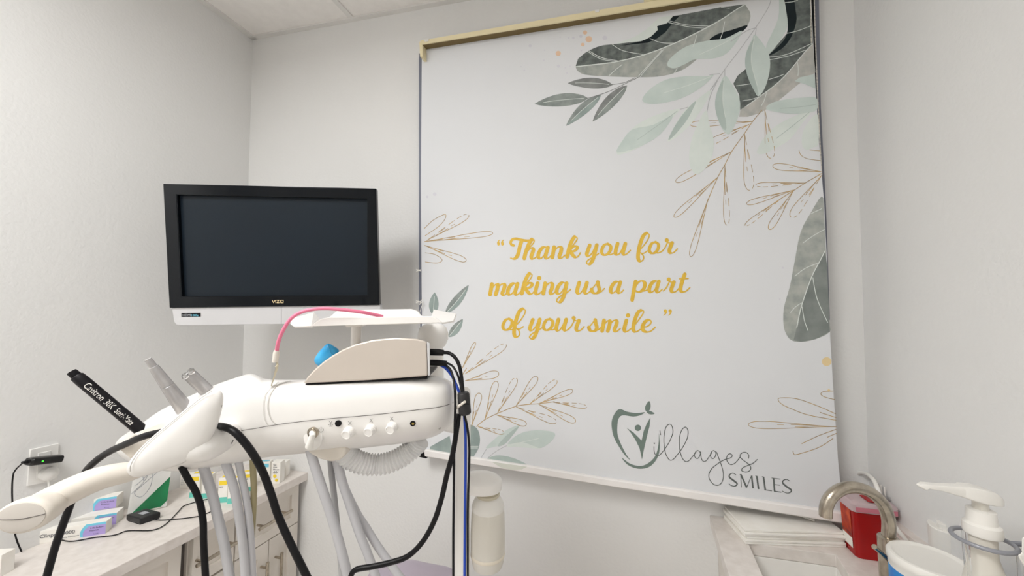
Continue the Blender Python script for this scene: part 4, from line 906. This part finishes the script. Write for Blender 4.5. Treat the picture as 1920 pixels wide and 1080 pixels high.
for px, yt, yb2, hw_ in ((1721, 908, 911, .003), (1731, 905, 917, .006), (1736, 906, 914, .0065), (1760, 908, 918, .007), (1800, 910, 930, .0085), (1806, 909, 932, .012), (1830, 912, 939, .015), (1852, 918, 943, .015), (1866, 928, 944, .012), (1876, 941, 944, .005)):
    a_ = S(px, yt, zp); b_ = S(px, yb2, zp); dd = FW*hw_
    rings.append([a_-dd*.8, a_+dd*.8, a_.lerp(b_, .3)+dd, b_.lerp(a_, .1)+dd, b_-UP*0+dd*.7, b_-dd*.7, b_.lerp(a_, .1)-dd, a_.lerp(b_, .3)-dd])
m.loft(rings).build('pump_head', WHITE, pm, bevel=.001)
rb_ = thing('ring_bracket', 'grey ring bracket holding the pump bottle off the right wall', 'bracket', S(1842, 1012, zp))
m = MB(); cR = V((pc.x, pc.y, pz(1012))); m.tube([cR+V((math.cos(k*math.pi/16)*.036, math.sin(k*math.pi/16)*.036, 0)) for k in range(33)], .0035, 10, cap=False)
m.build('ring', GREYRING, rb_)
m = MB()
for a_ in (3.6, 5.6, 1.6): m.tube([cR+V((math.cos(a_)*.036, math.sin(a_)*.036, 0)), cR+V((math.cos(a_)*.036, math.sin(a_)*.036, -.03)), cR+V((math.cos(a_)*.033, math.sin(a_)*.033, -.12))], .003, 8)
m.build('support_wires', CLEAR, rb_)
MB().tube([cR+V((.036, 0, 0)), V((RC(cR.z).x-.001, cR.y+.01, cR.z))], .004, 8).build('wall_arm', GREYRING, rb_)
# white holder at right edge
a = [S(x, y, .58) for x, y in ((1907, 1040), (1916, 1038), (1916, 1007), (1935, 1004), (1935, 1085), (1920, 1062))]
we = MB().prism(a, [S(x, y, .63) for x, y in ((1907, 1040), (1916, 1038), (1916, 1007), (1935, 1004), (1935, 1085), (1920, 1062))]).build('wall_dispenser', WHITE, bevel=.003); solo(we, 'white plastic dispenser cut off by the right edge of the photo', 'dispenser')

# ------------------------------------------------------------------ dental delivery unit
SEC = [(216, 833, 842, .004), (222, 824, 852, .02), (235, 814, 862, .035), (260, 798, 874, .05), (300, 770, 882, .06), (350, 745, 884, .065), (400, 723, 876, .068), (436, 710, 870, .07), (460, 702.5, 865, .07), (472, 701, 862, .07), (486, 705, 860, .07), (497, 710, 858, .07), (520, 712, 855, .072),
       (560, 712, 851, .075), (600, 710, 848, .075), (650, 707, 843, .075), (700, 704.5, 838, .075), (750, 702.5, 832, .075), (800, 703, 823, .072), (825, 706, 813, .066), (842, 713, 800, .055), (850, 724, 788, .04), (855, 742, 770, .02)]
def zc(px): return .70+.03*(px-216)/640
def sec(px):
    for a_, b_ in zip(SEC[:-1], SEC[1:]):
        if a_[0] <= px <= b_[0]:
            t = (px-a_[0])/(b_[0]-a_[0]); return [a_[i]+(b_[i]-a_[i])*t for i in range(4)]
    return SEC[0] if px < 300 else SEC[-1]
PW = .62
def frontz(px, py):
    _, t, b, d = sec(px); s_ = max(-1, min(1, (py-(t+b)/2)/((b-t)/2)))
    ang = math.asin(math.copysign(abs(s_)**(1/PW), s_)); return zc(px)-d*abs(math.cos(ang))**PW
unit = thing('dental_delivery_unit', 'white dental delivery unit with toggle switch, knobs, grip handle and instrument holder', 'dental unit', S(600, 1200, .72))
def ringpts(px, t, b, d, n=40):
    out = []
    for k in range(n):
        a_ = 2*math.pi*k/n; s_, c_ = math.sin(a_), math.cos(a_)
        out.append(S(px, (t+b)/2+(b-t)/2*math.copysign(abs(s_)**PW, s_), zc(px)-d*math.copysign(abs(c_)**PW, c_)))
    return out
xsS = [s_[0] for s_ in SEC]; P_ = crom([V((s_[1], s_[2], s_[3])) for s_ in SEC], 3); PX = crom([V((x, 0, 0)) for x in xsS], 3)
MB().loft([ringpts(px.x, p.x, p.y, max(.002, p.z)) for px, p in zip(PX, P_)]).build('housing', WHITE2, unit, smooth=60)
def FP(px, py, off=.001): return S(px, py, frontz(px, py)-off)
def fribbon(pts, w_, name, m_, off=.0012, parent=None, sm=6):
    m = MB(); P = crom([V((x, y, 0)) for x, y in pts], sm) if sm else [V((x, y, 0)) for x, y in pts]; n = len(P); vs = []
    for i, p in enumerate(P):
        t = (P[min(i+1, n-1)]-P[max(i-1, 0)]).normalized(); nn = V((-t.y, t.x, 0))*w_/2
        vs += [FP(p.x+nn.x, p.y+nn.y, off), FP(p.x-nn.x, p.y-nn.y, off)]
    m.add(vs, [(2*i, 2*i+1, 2*i+3, 2*i+2) for i in range(n-1)]); return m.build(name, m_, parent or unit, smooth=0, recalc=False)
fribbon([(442, 809), (475, 804), (515, 797), (560, 791), (620, 785), (700, 778), (770, 770), (825, 763), (850, 755)], 1.1, 'shell_seam', SEAMM)
fribbon([(545, 714), (520, 722), (505, 742), (502, 766), (508, 786), (518, 796)], 1.6, 'lid_crease', SEAML)
fribbon([(522, 716), (500, 735), (494, 760), (496, 785), (504, 799)], 1.2, 'lid_crease', SEAML)
# lower apron with mount boss
a = [(574, 838), (640, 834), (650, 842), (646, 855), (636, 864), (620, 866.5), (600, 862), (582, 852), (574, 848)]
pxprism(a, .672, .76).build('mount_boss', CREAMW, unit, bevel=.004)
# toggle switch
tg = MB().disc(FP(587, 820, .0014), RT, UP, .013)  # pad
m = MB(); c0 = FP(587, 818, 0); m.lathe(c0, [(.0165, -.003), (.016, .001), (.013, .0022), (0, .0022)], 28, axis=-FW, sx=1, sy=1.45); pad = m.build('switch_pad', WHITE2, unit)
c1_ = FP(587, 811, .002)
MB().lathe(c1_, [(.0095, -.002), (.0095, .0015), (.0075, .002), (.0075, .0035), (.006, .0038), (0, .0038)], 24, axis=-FW).build('toggle_ring', NICK, unit)
MB().tube([c1_-FW*.002, FP(586, 816, .012), FP(582, 830, .018), FP(580, 837, .0195)], [.0052, .0048, .0052, .0066], 14).build('toggle_lever', WHITE, unit)
ICO = .0018
m = MB()
def icon(L_, w_=.8):
    for a_, b_ in zip(L_[:-1], L_[1:]):
        a_, b_ = V((*a_, 0)), V((*b_, 0)); d = (b_-a_).normalized(); n_ = V((-d.y, d.x, 0))*w_/2
        m.add([FP(v.x, v.y, ICO) for v in (a_+n_, b_+n_, b_-n_, a_-n_)], [(0, 1, 2, 3)])
icon([(602+4.4*math.sin(t), 806-4.4*math.cos(t)) for t in [.5+i*(2*math.pi-1)/10 for i in range(11)]]); icon([(602, 800.5), (602, 806)])
icon([(617, 789), (620, 793), (623, 789)]); icon([(620, 793), (620, 798)]); icon([(616, 797), (618.5, 795), (621.5, 795), (624, 797)]); icon([(617, 799), (623, 799)])
for ix, iy in ((656, 793), (696, 788), (734.5, 784.5)):
    icon([(ix-3, iy-3), (ix, iy), (ix+3, iy-3)]); icon([(ix, iy), (ix, iy+3.5)]); icon([(ix-3, iy+4), (ix-1, iy+1.5)]); icon([(ix+3, iy+4), (ix+1, iy+1.5)])
def let(x, y, ch):
    if ch == 'O': icon([(x, y), (x+4, y), (x+4, y+5.5), (x, y+5.5), (x, y)])
    else: icon([(x+4, y), (x, y), (x, y+5.5)]); icon([(x, y+2.6), (x+3.3, y+2.6)])
ICO = .0045
for i, ch in enumerate('OFF'): let(584.5+i*6.2, 826-i*.5, ch)
m.build('panel_symbols', mat('grey_symbol', (120, 118, 116), .6), unit, smooth=0, recalc=False)
for kx, ky in ((655, 809), (696, 804.5), (736, 800)):
    c = FP(kx, ky, 0); ax = (-FW*.93-UP*.2-RT*.12).normalized()
    kb = MB().lathe(c, [(.0098, -.003), (.0095, .004), (.0088, .0045), (.0085, .010), (.0075, .0115), (.0062, .0115), (.0060, .0110), (0, .0110)], 24, axis=ax).build('control_knob', WHITE2, unit)
c = FP(634, 794, .0012); MB().lathe(c, [(.0054, -.002), (.0054, .0006), (.0044, .0009), (0, .0009)], 20, axis=-FW).build('gauge_port', BLACK, unit)
c = FP(774, 794, .0012); gp = MB().lathe(c, [(.0048, -.002), (.0048, .0006), (.004, .0008), (0, .0008)], 20, axis=-FW).build('gauge_port', BLACK, unit)
MB().disc(c-FW*.0014+RT*.0006, RT, UP, .0022).build('port_pin', mat('brass', (190, 165, 90), .3, 1), gp, smooth=0)
c = FP(824, 803, .0005); MB().lathe(c, [(.0022, -.001), (.0022, .0003), (0, .0003)], 14, axis=-FW).build('screw_cap', mat('screw_grey', (190, 186, 180), .5), unit)
# side panel on holder end
a = [(219, 840), (252, 812), (277, 818), (296, 812), (262, 850), (243, 860)]
pxprism(a, .592, .66).build('end_panel', CREAMW, unit, bevel=.002)
# grip handle
def hz_(px): return .51+.085*(px-40)/230
hp = [(50, 962, .0175), (66, 955, .0190), (90, 942, .0195), (130, 921, .0187), (170, 903, .0178), (205, 892, .0165), (240, 885, .0150), (266, 878, .0125)]
pts = [S(x, y, hz_(x)) for x, y, _ in hp]; rads = [r for _, _, r in hp]
hd_ = (pts[1]-pts[0]).normalized()
P2, R2 = crom(pts, 4, rads)
hn = MB().tube(P2, R2, 28).build('grip_handle', CREAMW, unit, smooth=70)
ec = S(44, 968, .492); ea = (-FW*.92+RT*.22+UP*.12).normalized()
m = MB(); uu = (RT-ea*RT.dot(ea)).normalized(); vv = ea.cross(uu)
if vv.dot(UP) < 0: vv = -vv
def eel(a_, b_, o_, n=36): return [ec+ea*o_+uu*math.cos(2*math.pi*k/n)*a_+vv*math.sin(2*math.pi*k/n)*b_ for k in range(n)]
m.loft([eel(.016, .014, -.040), eel(.024, .019, -.030), eel(.0270, .0205, -.018), eel(.0295, .0215, -.006), eel(.0285, .0205, .001), eel(.0262, .0182, .0026)]).build('handle_end', CREAMW, unit, smooth=50)
MB().loft([eel(.0255, .0176, .0022), eel(.0255, .0176, .0036), eel(.019, .0125, .0046), eel(.004, .003, .0050)]).build('end_cap', mat('cap_grey', (200, 194, 187), .45), hn, smooth=60)
m = MB(); m.tube([ec+ea*.0040-uu*.0255+vv*.000, ec+ea*.0054-vv*.0015, ec+ea*.0040+uu*.0255+vv*.002], .0005, 6, smooth=4).build('cap_seam', SEAMM, hn)
m = MB(); L_ = []
for (x, y, r), x2 in zip(hp[1:], range(9)):
    L_.append(S(x, y, hz_(x))+(-FW*.80-UP*.62).normalized()*(r+.0003))
m.tube(L_, .0005, 6, smooth=3).build('handle_seam', SEAMM, hn)
# instrument holder wing
wing = [(398, 731), (412, 732), (419, 742), (418, 758), (412, 785), (402, 812), (385, 838), (362, 858), (335, 872), (305, 882), (270, 893), (250, 894), (239, 886), (238, 874), (250, 855), (275, 828), (305, 802), (340, 773), (372, 747)]
zwg = lambda x, y: .555+.03*(x-240)/180
wg = pillow(wing, zwg, .012, .012).build('instrument_holder', WHITE2, unit, smooth=60)
fr_ = [(398, 733), (372, 750), (330, 785), (290, 818), (262, 845), (246, 870), (244, 884)]
m = MB(); m.tube([S(x, y, zwg(x, y)-.0085) for x, y in fr_], .0006, 6, smooth=5).build('holder_crease', SEAML, wg)
m = MB(); m.tube([S(335, 836, .59), S(352, 841, .585), S(385, 835, .59), S(412, 822, .61), S(432, 812, .645)], [.008, .019, .0245, .023, .019], 24, smooth=5).build('holder_barrel', WHITE2, unit, smooth=60)
m = MB(); m.tube([S(438, 820, .612), S(434, 829, .607), S(426, 836, .603), S(419, 838, .600)], [.0008, .0018, .0016, .0006], 8, smooth=4).build('barrel_gap', BLACK, unit)
MB().lathe(S(412.5, 761, zwg(412, 761)-.0035), [(.0042, -.001), (.0042, .0005), (.0026, .0007), (0, -.0002)], 16, axis=(-FW+RT*.5).normalized(), sx=.6).build('holder_port', mat('port_grey', (165, 162, 158), .5), wg)
# corrugated hose
cp = crom([S(x, y, z) for x, y, z in ((640, 842, .70), (655, 857, .71), (678, 868, .72), (704, 871, .73), (730, 867, .735), (754, 856, .74), (775, 840, .745), (788, 824, .745))], 22)
rads = [.0185+.0022*math.cos(i/len(cp)*2*math.pi*27) for i in range(len(cp))]
MB().tube(cp, rads, 24).build('corrugated_hose', mat('corrugated_white', (236, 236, 236), .45), unit, smooth=80)
# column, knuckle and post
m = MB(); kn = S(812, 632, .86); m.lathe(kn, [(.001, -.033), (.016, -.030), (.028, -.020), (.0345, -.005), (.0345, .008), (.030, .022), (.018, .030), (.001, .033)], 28).build('arm_knuckle', WHITE2, unit, smooth=60)
m = MB(); m.tube([S(818, 652, .86), S(818, 700, .86), S(822, 790, .84)], [.016, .017, .017], 20).build('knuckle_post', WHITE2, unit)
m = MB(); pt = S(869, 735, .90); m.lathe(V((pt.x, pt.y, 0)), [(.0175, .02), (.0175, pt.z-.004), (.016, pt.z+.004), (.011, pt.z+.010), (.0005, pt.z+.012)], 28).build('upright_post', WHITE2, unit, smooth=50)
m.v = []; m.f = []; m.lathe(V((pt.x, pt.y, 0)), [(.17, .0005), (.17, .02), (.15, .03), (.02, .04)], 36).build('floor_base', WHITE2, unit)
MB().tube([S(822, 790, .84), S(846, 800, .88), S(868, 800, .90)], .014, 14, smooth=3).build('support_arm', WHITE2, unit)
# zip tie pin
MB().tube([S(853, 767, .66), S(872, 753, .645)], [.0028, .0022], 8).build('tie_tail', CREAMW, unit)
# tray
tr_ = thing('instrument_tray', 'white flat instrument tray with raised lips on a short post above the unit', 'tray', S(667, 650, .74))
def tp_(x, y, z): return S(x, y, z)
pxprism([(583, 612), (592, 604), (602, 598), (614, 595.5), (812, 593), (819, 597), (829, 605)], .672, .677).build('front_rim', WHITE2, tr_, bevel=.0008)
base = [S(590, 607, .675), S(824, 602, .675), S(800, 595.5, .84), S(612, 597, .84)]
MB().prism(base, [p-V((0, 0, .004)) for p in base]).build('tray_plate', WHITE2, tr_, bevel=.001)
a = [S(543.5, 597, .70), S(589, 585, .76), S(598, 596.5, .74), S(584, 611, .672), S(551, 612, .675), S(545, 608, .68)]
MB().prism(a, [p+V((-.001, .004, -.003)) for p in a]).build('left_lip', WHITE2, tr_, bevel=.0008, smooth=0)
a = [S(808, 594, .70), S(813, 580, .76), S(855, 588, .76), S(850, 601.5, .70), S(829, 605, .674)]
MB().prism(a, [p+V((0, .004, -.003)) for p in a]).build('right_lip', WHITE2, tr_, bevel=.0008, smooth=0)
pxprism([(612, 598), (621, 592), (632, 582.5), (700, 580.5), (771, 579.5), (782, 583), (790, 592), (800, 596)], .835, .839).build('back_rim', WHITE2, tr_, bevel=.0008)
m = MB(); a_ = S(668, 612, .745); m.lathe(V((a_.x, a_.y, 0)), [(.0095, S(0, 712, .745).z-.02), (.0095, a_.z)], 20).build('tray_post', WHITE2, tr_)
pxprism([(646, 609), (681, 607.5), (679, 612.5), (649, 614)], .735, .755).build('post_flange', WHITE2, tr_, bevel=.0008)
# pink cord with clip
pk = thing('bib_clip_cord', 'pink bib cord with metal alligator clip draped over the tray', 'bib clip', S(510, 724, .655))
zk = .655
MB().tube([S(x, y, z) for x, y, z in ((718, 593.5, .70), (700, 589.5, .69), (677, 585, .675), (640, 580.5, .665), (603, 578.5, .66), (570, 583.5, .655), (547, 596, .65), (531, 619, .648), (522, 641, .65), (519, 658, zk))], .0031, 12, smooth=6).build('cord', PINK, pk)
MB().tube([S(519, 657, zk), S(518, 662, zk), S(516, 679, zk)], [.0042, .0054, .005], 12).build('sleeve', CREAMW, pk)
MB().loft([[S(x+dx, y, zk+dz) for dx, dz in ((-w_, -.003), (w_, -.003), (w_, .003), (-w_, .003))] for x, y, w_ in ((514.5, 678, 5), (513, 690, 4.5), (511, 702, 2.6), (507.5, 723, .8))]).build('clip_jaw', CLEAR, pk, smooth=0)
MB().loft([[S(x+dx, y, zk-.001+dz) for dx, dz in ((-w_, -.002), (w_, -.002), (w_, .002), (-w_, .002))] for x, y, w_ in ((520, 680, 1.8), (519, 690, 2.6), (515, 704, 1.6), (508.5, 724, .9))]).tube([S(517, 688, zk-.006), S(521.5, 684, zk-.006)], .0016, 8).build('clip_jaw', mat('clip_metal', (215, 205, 180), .3, .7), pk)
# control box on the unit
dv = thing('control_box', 'beige metallic domed control box standing on the delivery unit', 'control box', S(690, 720, .68))
out_ = [(568, 719), (576, 707), (589, 693), (605, 679), (622, 667), (643, 655), (666, 645.5), (699, 637), (742, 633), (782, 635.5), (800, 640.5), (802, 705), (690, 713)]
DD = ray(806, 646)*.105
def dprism(poly, z, u0=0, u1=1):
    a = [S(x, y, z)+DD*u0 for x, y in poly]; return MB().prism(a, [p+DD*(u1-u0) for p in a])
dprism(out_, .655).build('box_shell', DEVICE, dv, bevel=.003)
dprism([(800.5, 641), (806, 643.5), (806.5, 703.5), (802.5, 705)], .656).build('end_plate', SILVERP, dv, bevel=.001)
pxprism([(571, 720), (690, 713.6), (801, 706), (801, 710.5), (690, 716.5), (575, 723)], .660, .75).build('foot_shadow_strip', BLACK, dv, bevel=.001)  # black foot strip stands in for the shadow gap under the box
for yy, r_, x1 in ((660.5, .0062, 832), (680.5, .0056, 838)):
    MB().tube([S(805, yy-.5, .69), S(822, yy, .69), S(x1, yy+1, .69)], [r_, r_, r_*.85], 14).build('plug', BLACK, dv)
# blue thing behind it
bl_ = pillow([(589, 677), (594, 665), (604, 653), (615, 644), (626, 649), (636, 658), (630, 675), (600, 686)], lambda x, y: .775, .012, .012).build('protective_cover', BLUE, smooth=60)
solo(bl_, 'crumpled light blue protective cover behind the control box', 'cover')
m = MB(); m.tube([S(615, 645, .765), S(621, 662, .757), S(627, 668, .762)], .0006, 6, smooth=3).build('fold_line', mat('blue_dark', (50, 140, 190), .4), bl_)
# cables from the box
def cable(name, label, pts, r, m_, cat='cable', sm=6, group=None, n=10):
    return solo(MB().tube([S(*p) for p in pts], r, n, smooth=sm).build(name, m_), label, cat, group)
cable('power_cable', 'thick black cable from the upper plug of the control box to the ferrite core', [(832, 661, .69), (842, 662, .69), (853, 670, .685), (861, 685, .68), (865, 705, .675), (868, 736, .665)], .0033, BLACK)
cable('data_cable', 'thin black cable curving from the lower plug to the ferrite core', [(838, 681, .69), (848, 686, .688), (857, 700, .68), (862, 716, .675), (866, 736, .665)], .002, BLACK)
cable('data_cable', 'black cable dropping from the lower plug straight down to the floor', [(835, 684, .69), (845, 694, .684), (851, 715, .67), (853.5, 745, .655), (853, 790, .65), (851.5, 850, .65), (851, 907, .66), (850, 1000, .67), (850, 1090, .68)], .0022, BLACK)
cable('blue_cable', 'blue cable running down in front of the white post', [(822, 683, .695), (835, 690, .692), (848, 706, .69), (858, 728, .68), (867, 755, .67), (872, 800, .665), (873, 860, .665), (872, 960, .67), (871, 1090, .68)], .0025, BLUECAB)
cable('signal_cable', 'black cable right of the blue cable below the ferrite core', [(870, 776, .66), (876, 800, .66), (880, 840, .66), (879, 890, .66), (877, 960, .665), (877, 1090, .68)], .0021, BLACK)
cable('power_cable', 'thick black cable swinging down left from the post in a loop', [(860, 776, .662), (857, 800, .655), (849, 850, .65), (838, 890, .65), (829, 930, .65), (815, 975, .65), (793, 1015, .65), (766, 1042, .65), (735, 1054, .65), (700, 1062, .65), (664, 1070, .65), (655, 1095, .65)], .0046, BLACK)
fe = thing('ferrite_core', 'black cylindrical ferrite core clamped on the cables by the post', 'ferrite core', S(871, 778, .66))
MB().lathe(S(872, 777, .66), [(.008, 0), (.0105, .002), (.011, .004), (.0105, .036), (.0085, .039), (.003, .0395)], 20, axis=(UP-RT*.08)).build('core_body', mat('ferrite_black', (42, 41, 42), .5), fe)
MB().box(S(871, 757, .648)-V((.009, .001, .001)), S(871, 757, .648)+V((.009, .001, .001))).build('core_seam', BLACK, fe)
# ------------------------------------------------------------------ handpieces
def along(p0, p1, prof, n=24):
    a_, b_ = p0, p1; d = b_-a_; L = d.length
    return MB().lathe(a_, [(r, u*L) for u, r in prof], n, axis=d)
bp = thing('ultrasonic_handpiece', 'black ultrasonic scaler handpiece with white lettering pointing up left', 'handpiece', S(255, 796, .63))
p0, p1 = S(134, 697, .625), S(275, 815, .66)
along(p0, p1, [(0, .0024), (0, .0064), (.055, .0068), (.062, .0062), (.065, .0078), (.075, .0086), (.15, .0090), (1, .0093)]).build('handpiece_body', mat('handpiece_black', (17, 15, 20), .42, spec=.35), bp)
ax = (p1-p0).normalized(); vw = -ray(205, 756).normalized(); nf = (vw-ax*vw.dot(ax)).normalized(); yv_ = nf.cross(ax)
tt = txt('Cavitron', .0135, p0+ax*.030-yv_*.0050, ax, yv_, 'lettering', WHITE, bp, cx=.74)
t3 = txt('30K', .0135, p0+ax*.070-yv_*.0050, ax, yv_, 'lettering', WHITE, bp, cx=.72)
t4 = txt('Steri-Mate', .0120, p0+ax*.091-yv_*.0045, ax, yv_, 'lettering', WHITE, bp, cx=.68)
for o in (tt, t3, t4):
    off = wl(bp)
    for v in o.data.vertices:
        q = v.co+off-p0; y_ = q.dot(yv_); x_ = q.dot(ax); an = y_/.0094; v.co = p0+ax*x_+(nf*math.cos(an)+yv_*math.sin(an))*.0095-off
sv = thing('air_handpiece', 'silver tapered handpiece between the black scaler and the short silver one', 'handpiece', S(340, 752, .64))
along(S(277, 673, .62), S(352, 775, .66), [(0, .003), (0, .0048), (.10, .0052), (.13, .0052), (.135, .0064), (.2, .0072), (.47, .0092), (.475, .0086), (.482, .0094), (1, .0130)]).build('handpiece_body', ALU, sv)
s2 = thing('motor_handpiece', 'short silver handpiece with two round lugs, rightmost in the holder', 'handpiece', S(385, 726, .66))
along(S(352, 699, .645), S(400, 745, .68), [(0, .005), (.02, .0085), (.1, .0100), (.5, .0106), (1, .0110)]).build('handpiece_body', ALU, s2)
for x, y in ((348, 705), (358, 697)):
    MB().lathe(S(x, y, .640), [(.0005, -.0055), (.0045, -.004), (.0058, 0), (.0045, .004), (.0005, .0055)], 14, axis=(FW*.8+RT*.5)).build('connector_lug', CHROME, s2)
# ------------------------------------------------------------------ hoses
cable('handpiece_cord', 'thick black cord passing behind the grip handle to the lower left', [(300, 811, .575), (270, 818, .575), (235, 833, .585), (205, 847, .60), (180, 864, .61), (160, 885, .62), (140, 925, .62), (125, 965, .62), (103, 1027, .62), (84, 1095, .62)], .0052, BLACK, 'cord')
cable('handpiece_cord', 'thick black cord arching down right from the holder barrel', [(388, 808, .625), (408, 799, .605), (436, 807, .592), (460, 831, .59), (480, 860, .59), (495, 890, .60), (509, 928, .60), (521, 965, .60), (543, 1015, .60), (580, 1090, .60)], .0057, BLACK, 'cord')
cable('instrument_hose', 'black hose hanging from under the holder, left of the grey hoses', [(340, 874, .66), (352, 897, .66), (366, 920, .66), (376, 947, .66), (381, 980, .66), (382, 1020, .66), (386, 1090, .66)], .0054, BLACK, 'hose')
HG = [('first grey hose right of the black one under the unit', [(376, 860, .68), (388, 895, .68), (399, 930, .68), (409, 973, .68), (420, 1018, .68), (432, 1090, .68)], .0078, HOSE),
      ('second grey hose right of the black one under the unit', [(420, 860, .68), (432, 893, .68), (441, 925, .68), (449, 973, .68), (456, 1025, .68), (461, 1090, .68)], .0072, HOSE),
      ('third, thinner grey hose beside the khaki one', [(445, 855, .69), (453, 893, .69), (460, 925, .69), (467, 973, .69), (471, 1025, .69), (474, 1090, .69)], .0060, HOSE),
      ('khaki hose hanging between the grey hoses and the black cord', [(473, 850, .70), (475, 890, .70), (476, 918, .70), (474, 973, .70), (470, 1030, .70), (468, 1090, .70)], .0052, KHAKI),
      ('grey hose hanging below the toggle switch', [(580, 838, .68), (590, 873, .68), (604, 916, .68), (622, 970, .68), (638, 1025, .68), (655, 1090, .68)], .0082, HOSE),
      ('narrow dark grey hose below the mounting boss', [(619, 855, .72), (622, 890, .72), (626, 925, .73), (630, 964, .73), (636, 1020, .73), (642, 1090, .73)], .0055, HOSED),
      ('grey hose slanting down right from the mounting boss', [(628, 852, .70), (638, 892, .70), (650, 930, .70), (674, 1000, .70), (690, 1040, .70), (708, 1090, .70)], .0076, HOSE),
      ('outermost grey hose slanting toward the lavender chair', [(634, 860, .72), (645, 910, .72), (668, 960, .72), (690, 995, .72), (712, 1030, .72), (756, 1090, .72)], .0072, HOSE)]
for lb, pts_, r_, m_ in HG: cable('instrument_hose', lb, pts_, r_, m_, 'hose', group='hoses hanging under the delivery unit', n=16)
# ------------------------------------------------------------------ water bottle on the post
bt = S(915, 930, .90); bxy = V((bt.x, bt.y, 0)); Z = lambda y: S(915, y-(13 if y > 925 else 0), .90).z
wbt = thing('water_bottle', 'translucent white water bottle hanging under the white dome cap on post', 'bottle', V((bt.x, bt.y, Z(1070))))
MB().lathe(bxy, [(.012, Z(1068)), (.034, Z(1068)), (.0375, Z(1060)), (.0395, Z(1048)), (.0405, Z(1040)), (.041, Z(1010)), (.0395, Z(975)), (.038, Z(963))], 36).build('bottle_body', FROST, wbt, smooth=60)
MB().lathe(bxy, [(.0402, Z(1049)), (.0410, Z(1046)), (.0402, Z(1043))], 36).build('base_ring', mat('cream_ring', (232, 224, 208), .4), wbt)
MB().lathe(bxy, [(.0385, Z(966)), (.0392, Z(961)), (.036, Z(953)), (.030, Z(945)), (.0265, Z(942))], 36).build('bottle_shoulder', WHITE, wbt, smooth=60)
MB().lathe(bxy, [(.0262, Z(943)), (.028, Z(941)), (.028, Z(937)), (.0225, Z(935)), (.0225, Z(929))], 32).build('bottle_neck', mat('neck_khaki', (205, 198, 178), .45), wbt)
cpd = thing('bottle_cap_arm', 'white domed bottle holder arm clamped to the upright post', 'bottle holder', V((bt.x, bt.y, Z(930))))
bx2 = S(902, 930, .90); bx2 = V((bx2.x, bx2.y, 0))
MB().lathe(bx2, [(.0445, Z(917)), (.0465, Z(915)), (.0470, Z(901)), (.046, Z(898)), (.038, Z(893)), (.024, Z(889)), (.001, Z(887))], 40, sx=1.08, sy=.85).build('dome', WHITE2, cpd, smooth=50)
# ------------------------------------------------------------------ lavender chair pad
ch = thing('dental_chair', 'lavender padded dental chair back just showing at the bottom behind the hoses', 'chair', S(770, 1400, .95))
m = MB(); rings = []
for px, top, d in ((690, 1078, .03), (705, 1069, .05), (730, 1064, .07), (765, 1061, .08), (800, 1070, .085), (830, 1074, .08), (858, 1078, .06), (872, 1086, .03)):
    c = S(px, top, .95); rr_ = []
    for k in range(20):
        a_ = 2*math.pi*k/20; rr_.append(c+FW*math.cos(a_)*d*.8-UP*(.09-.09*math.copysign(abs(math.sin(a_))**.6, math.sin(a_))))
    rings.append(rr_)
m.loft(rings).build('headrest', LAV, ch, smooth=60)
q = S(780, 1100, .97); MB().box((q.x-.02, q.y, .4), (q.x+.02, q.y+.02, q.z-.1)).build('headrest_bar', CHROME, ch)
MB().loft([[V((q.x+sx*w_, q.y+.02+sy*.07, z_)) for sx, sy in ((-1, -1), (1, -1), (1, 1), (-1, 1))] for z_, w_ in ((.42, .17), (.5, .19), (.62, .19), (.68, .15))]).build('backrest', LAV, ch, bevel=.03)
MB().box((q.x-.2, q.y-.5, .38), (q.x+.2, q.y+.09, .46)).build('seat', LAV, ch, bevel=.03)
MB().box((q.x-.12, q.y-.35, .0005), (q.x+.12, q.y-.05, .38)).build('pedestal', GREYW, ch, bevel=.02)
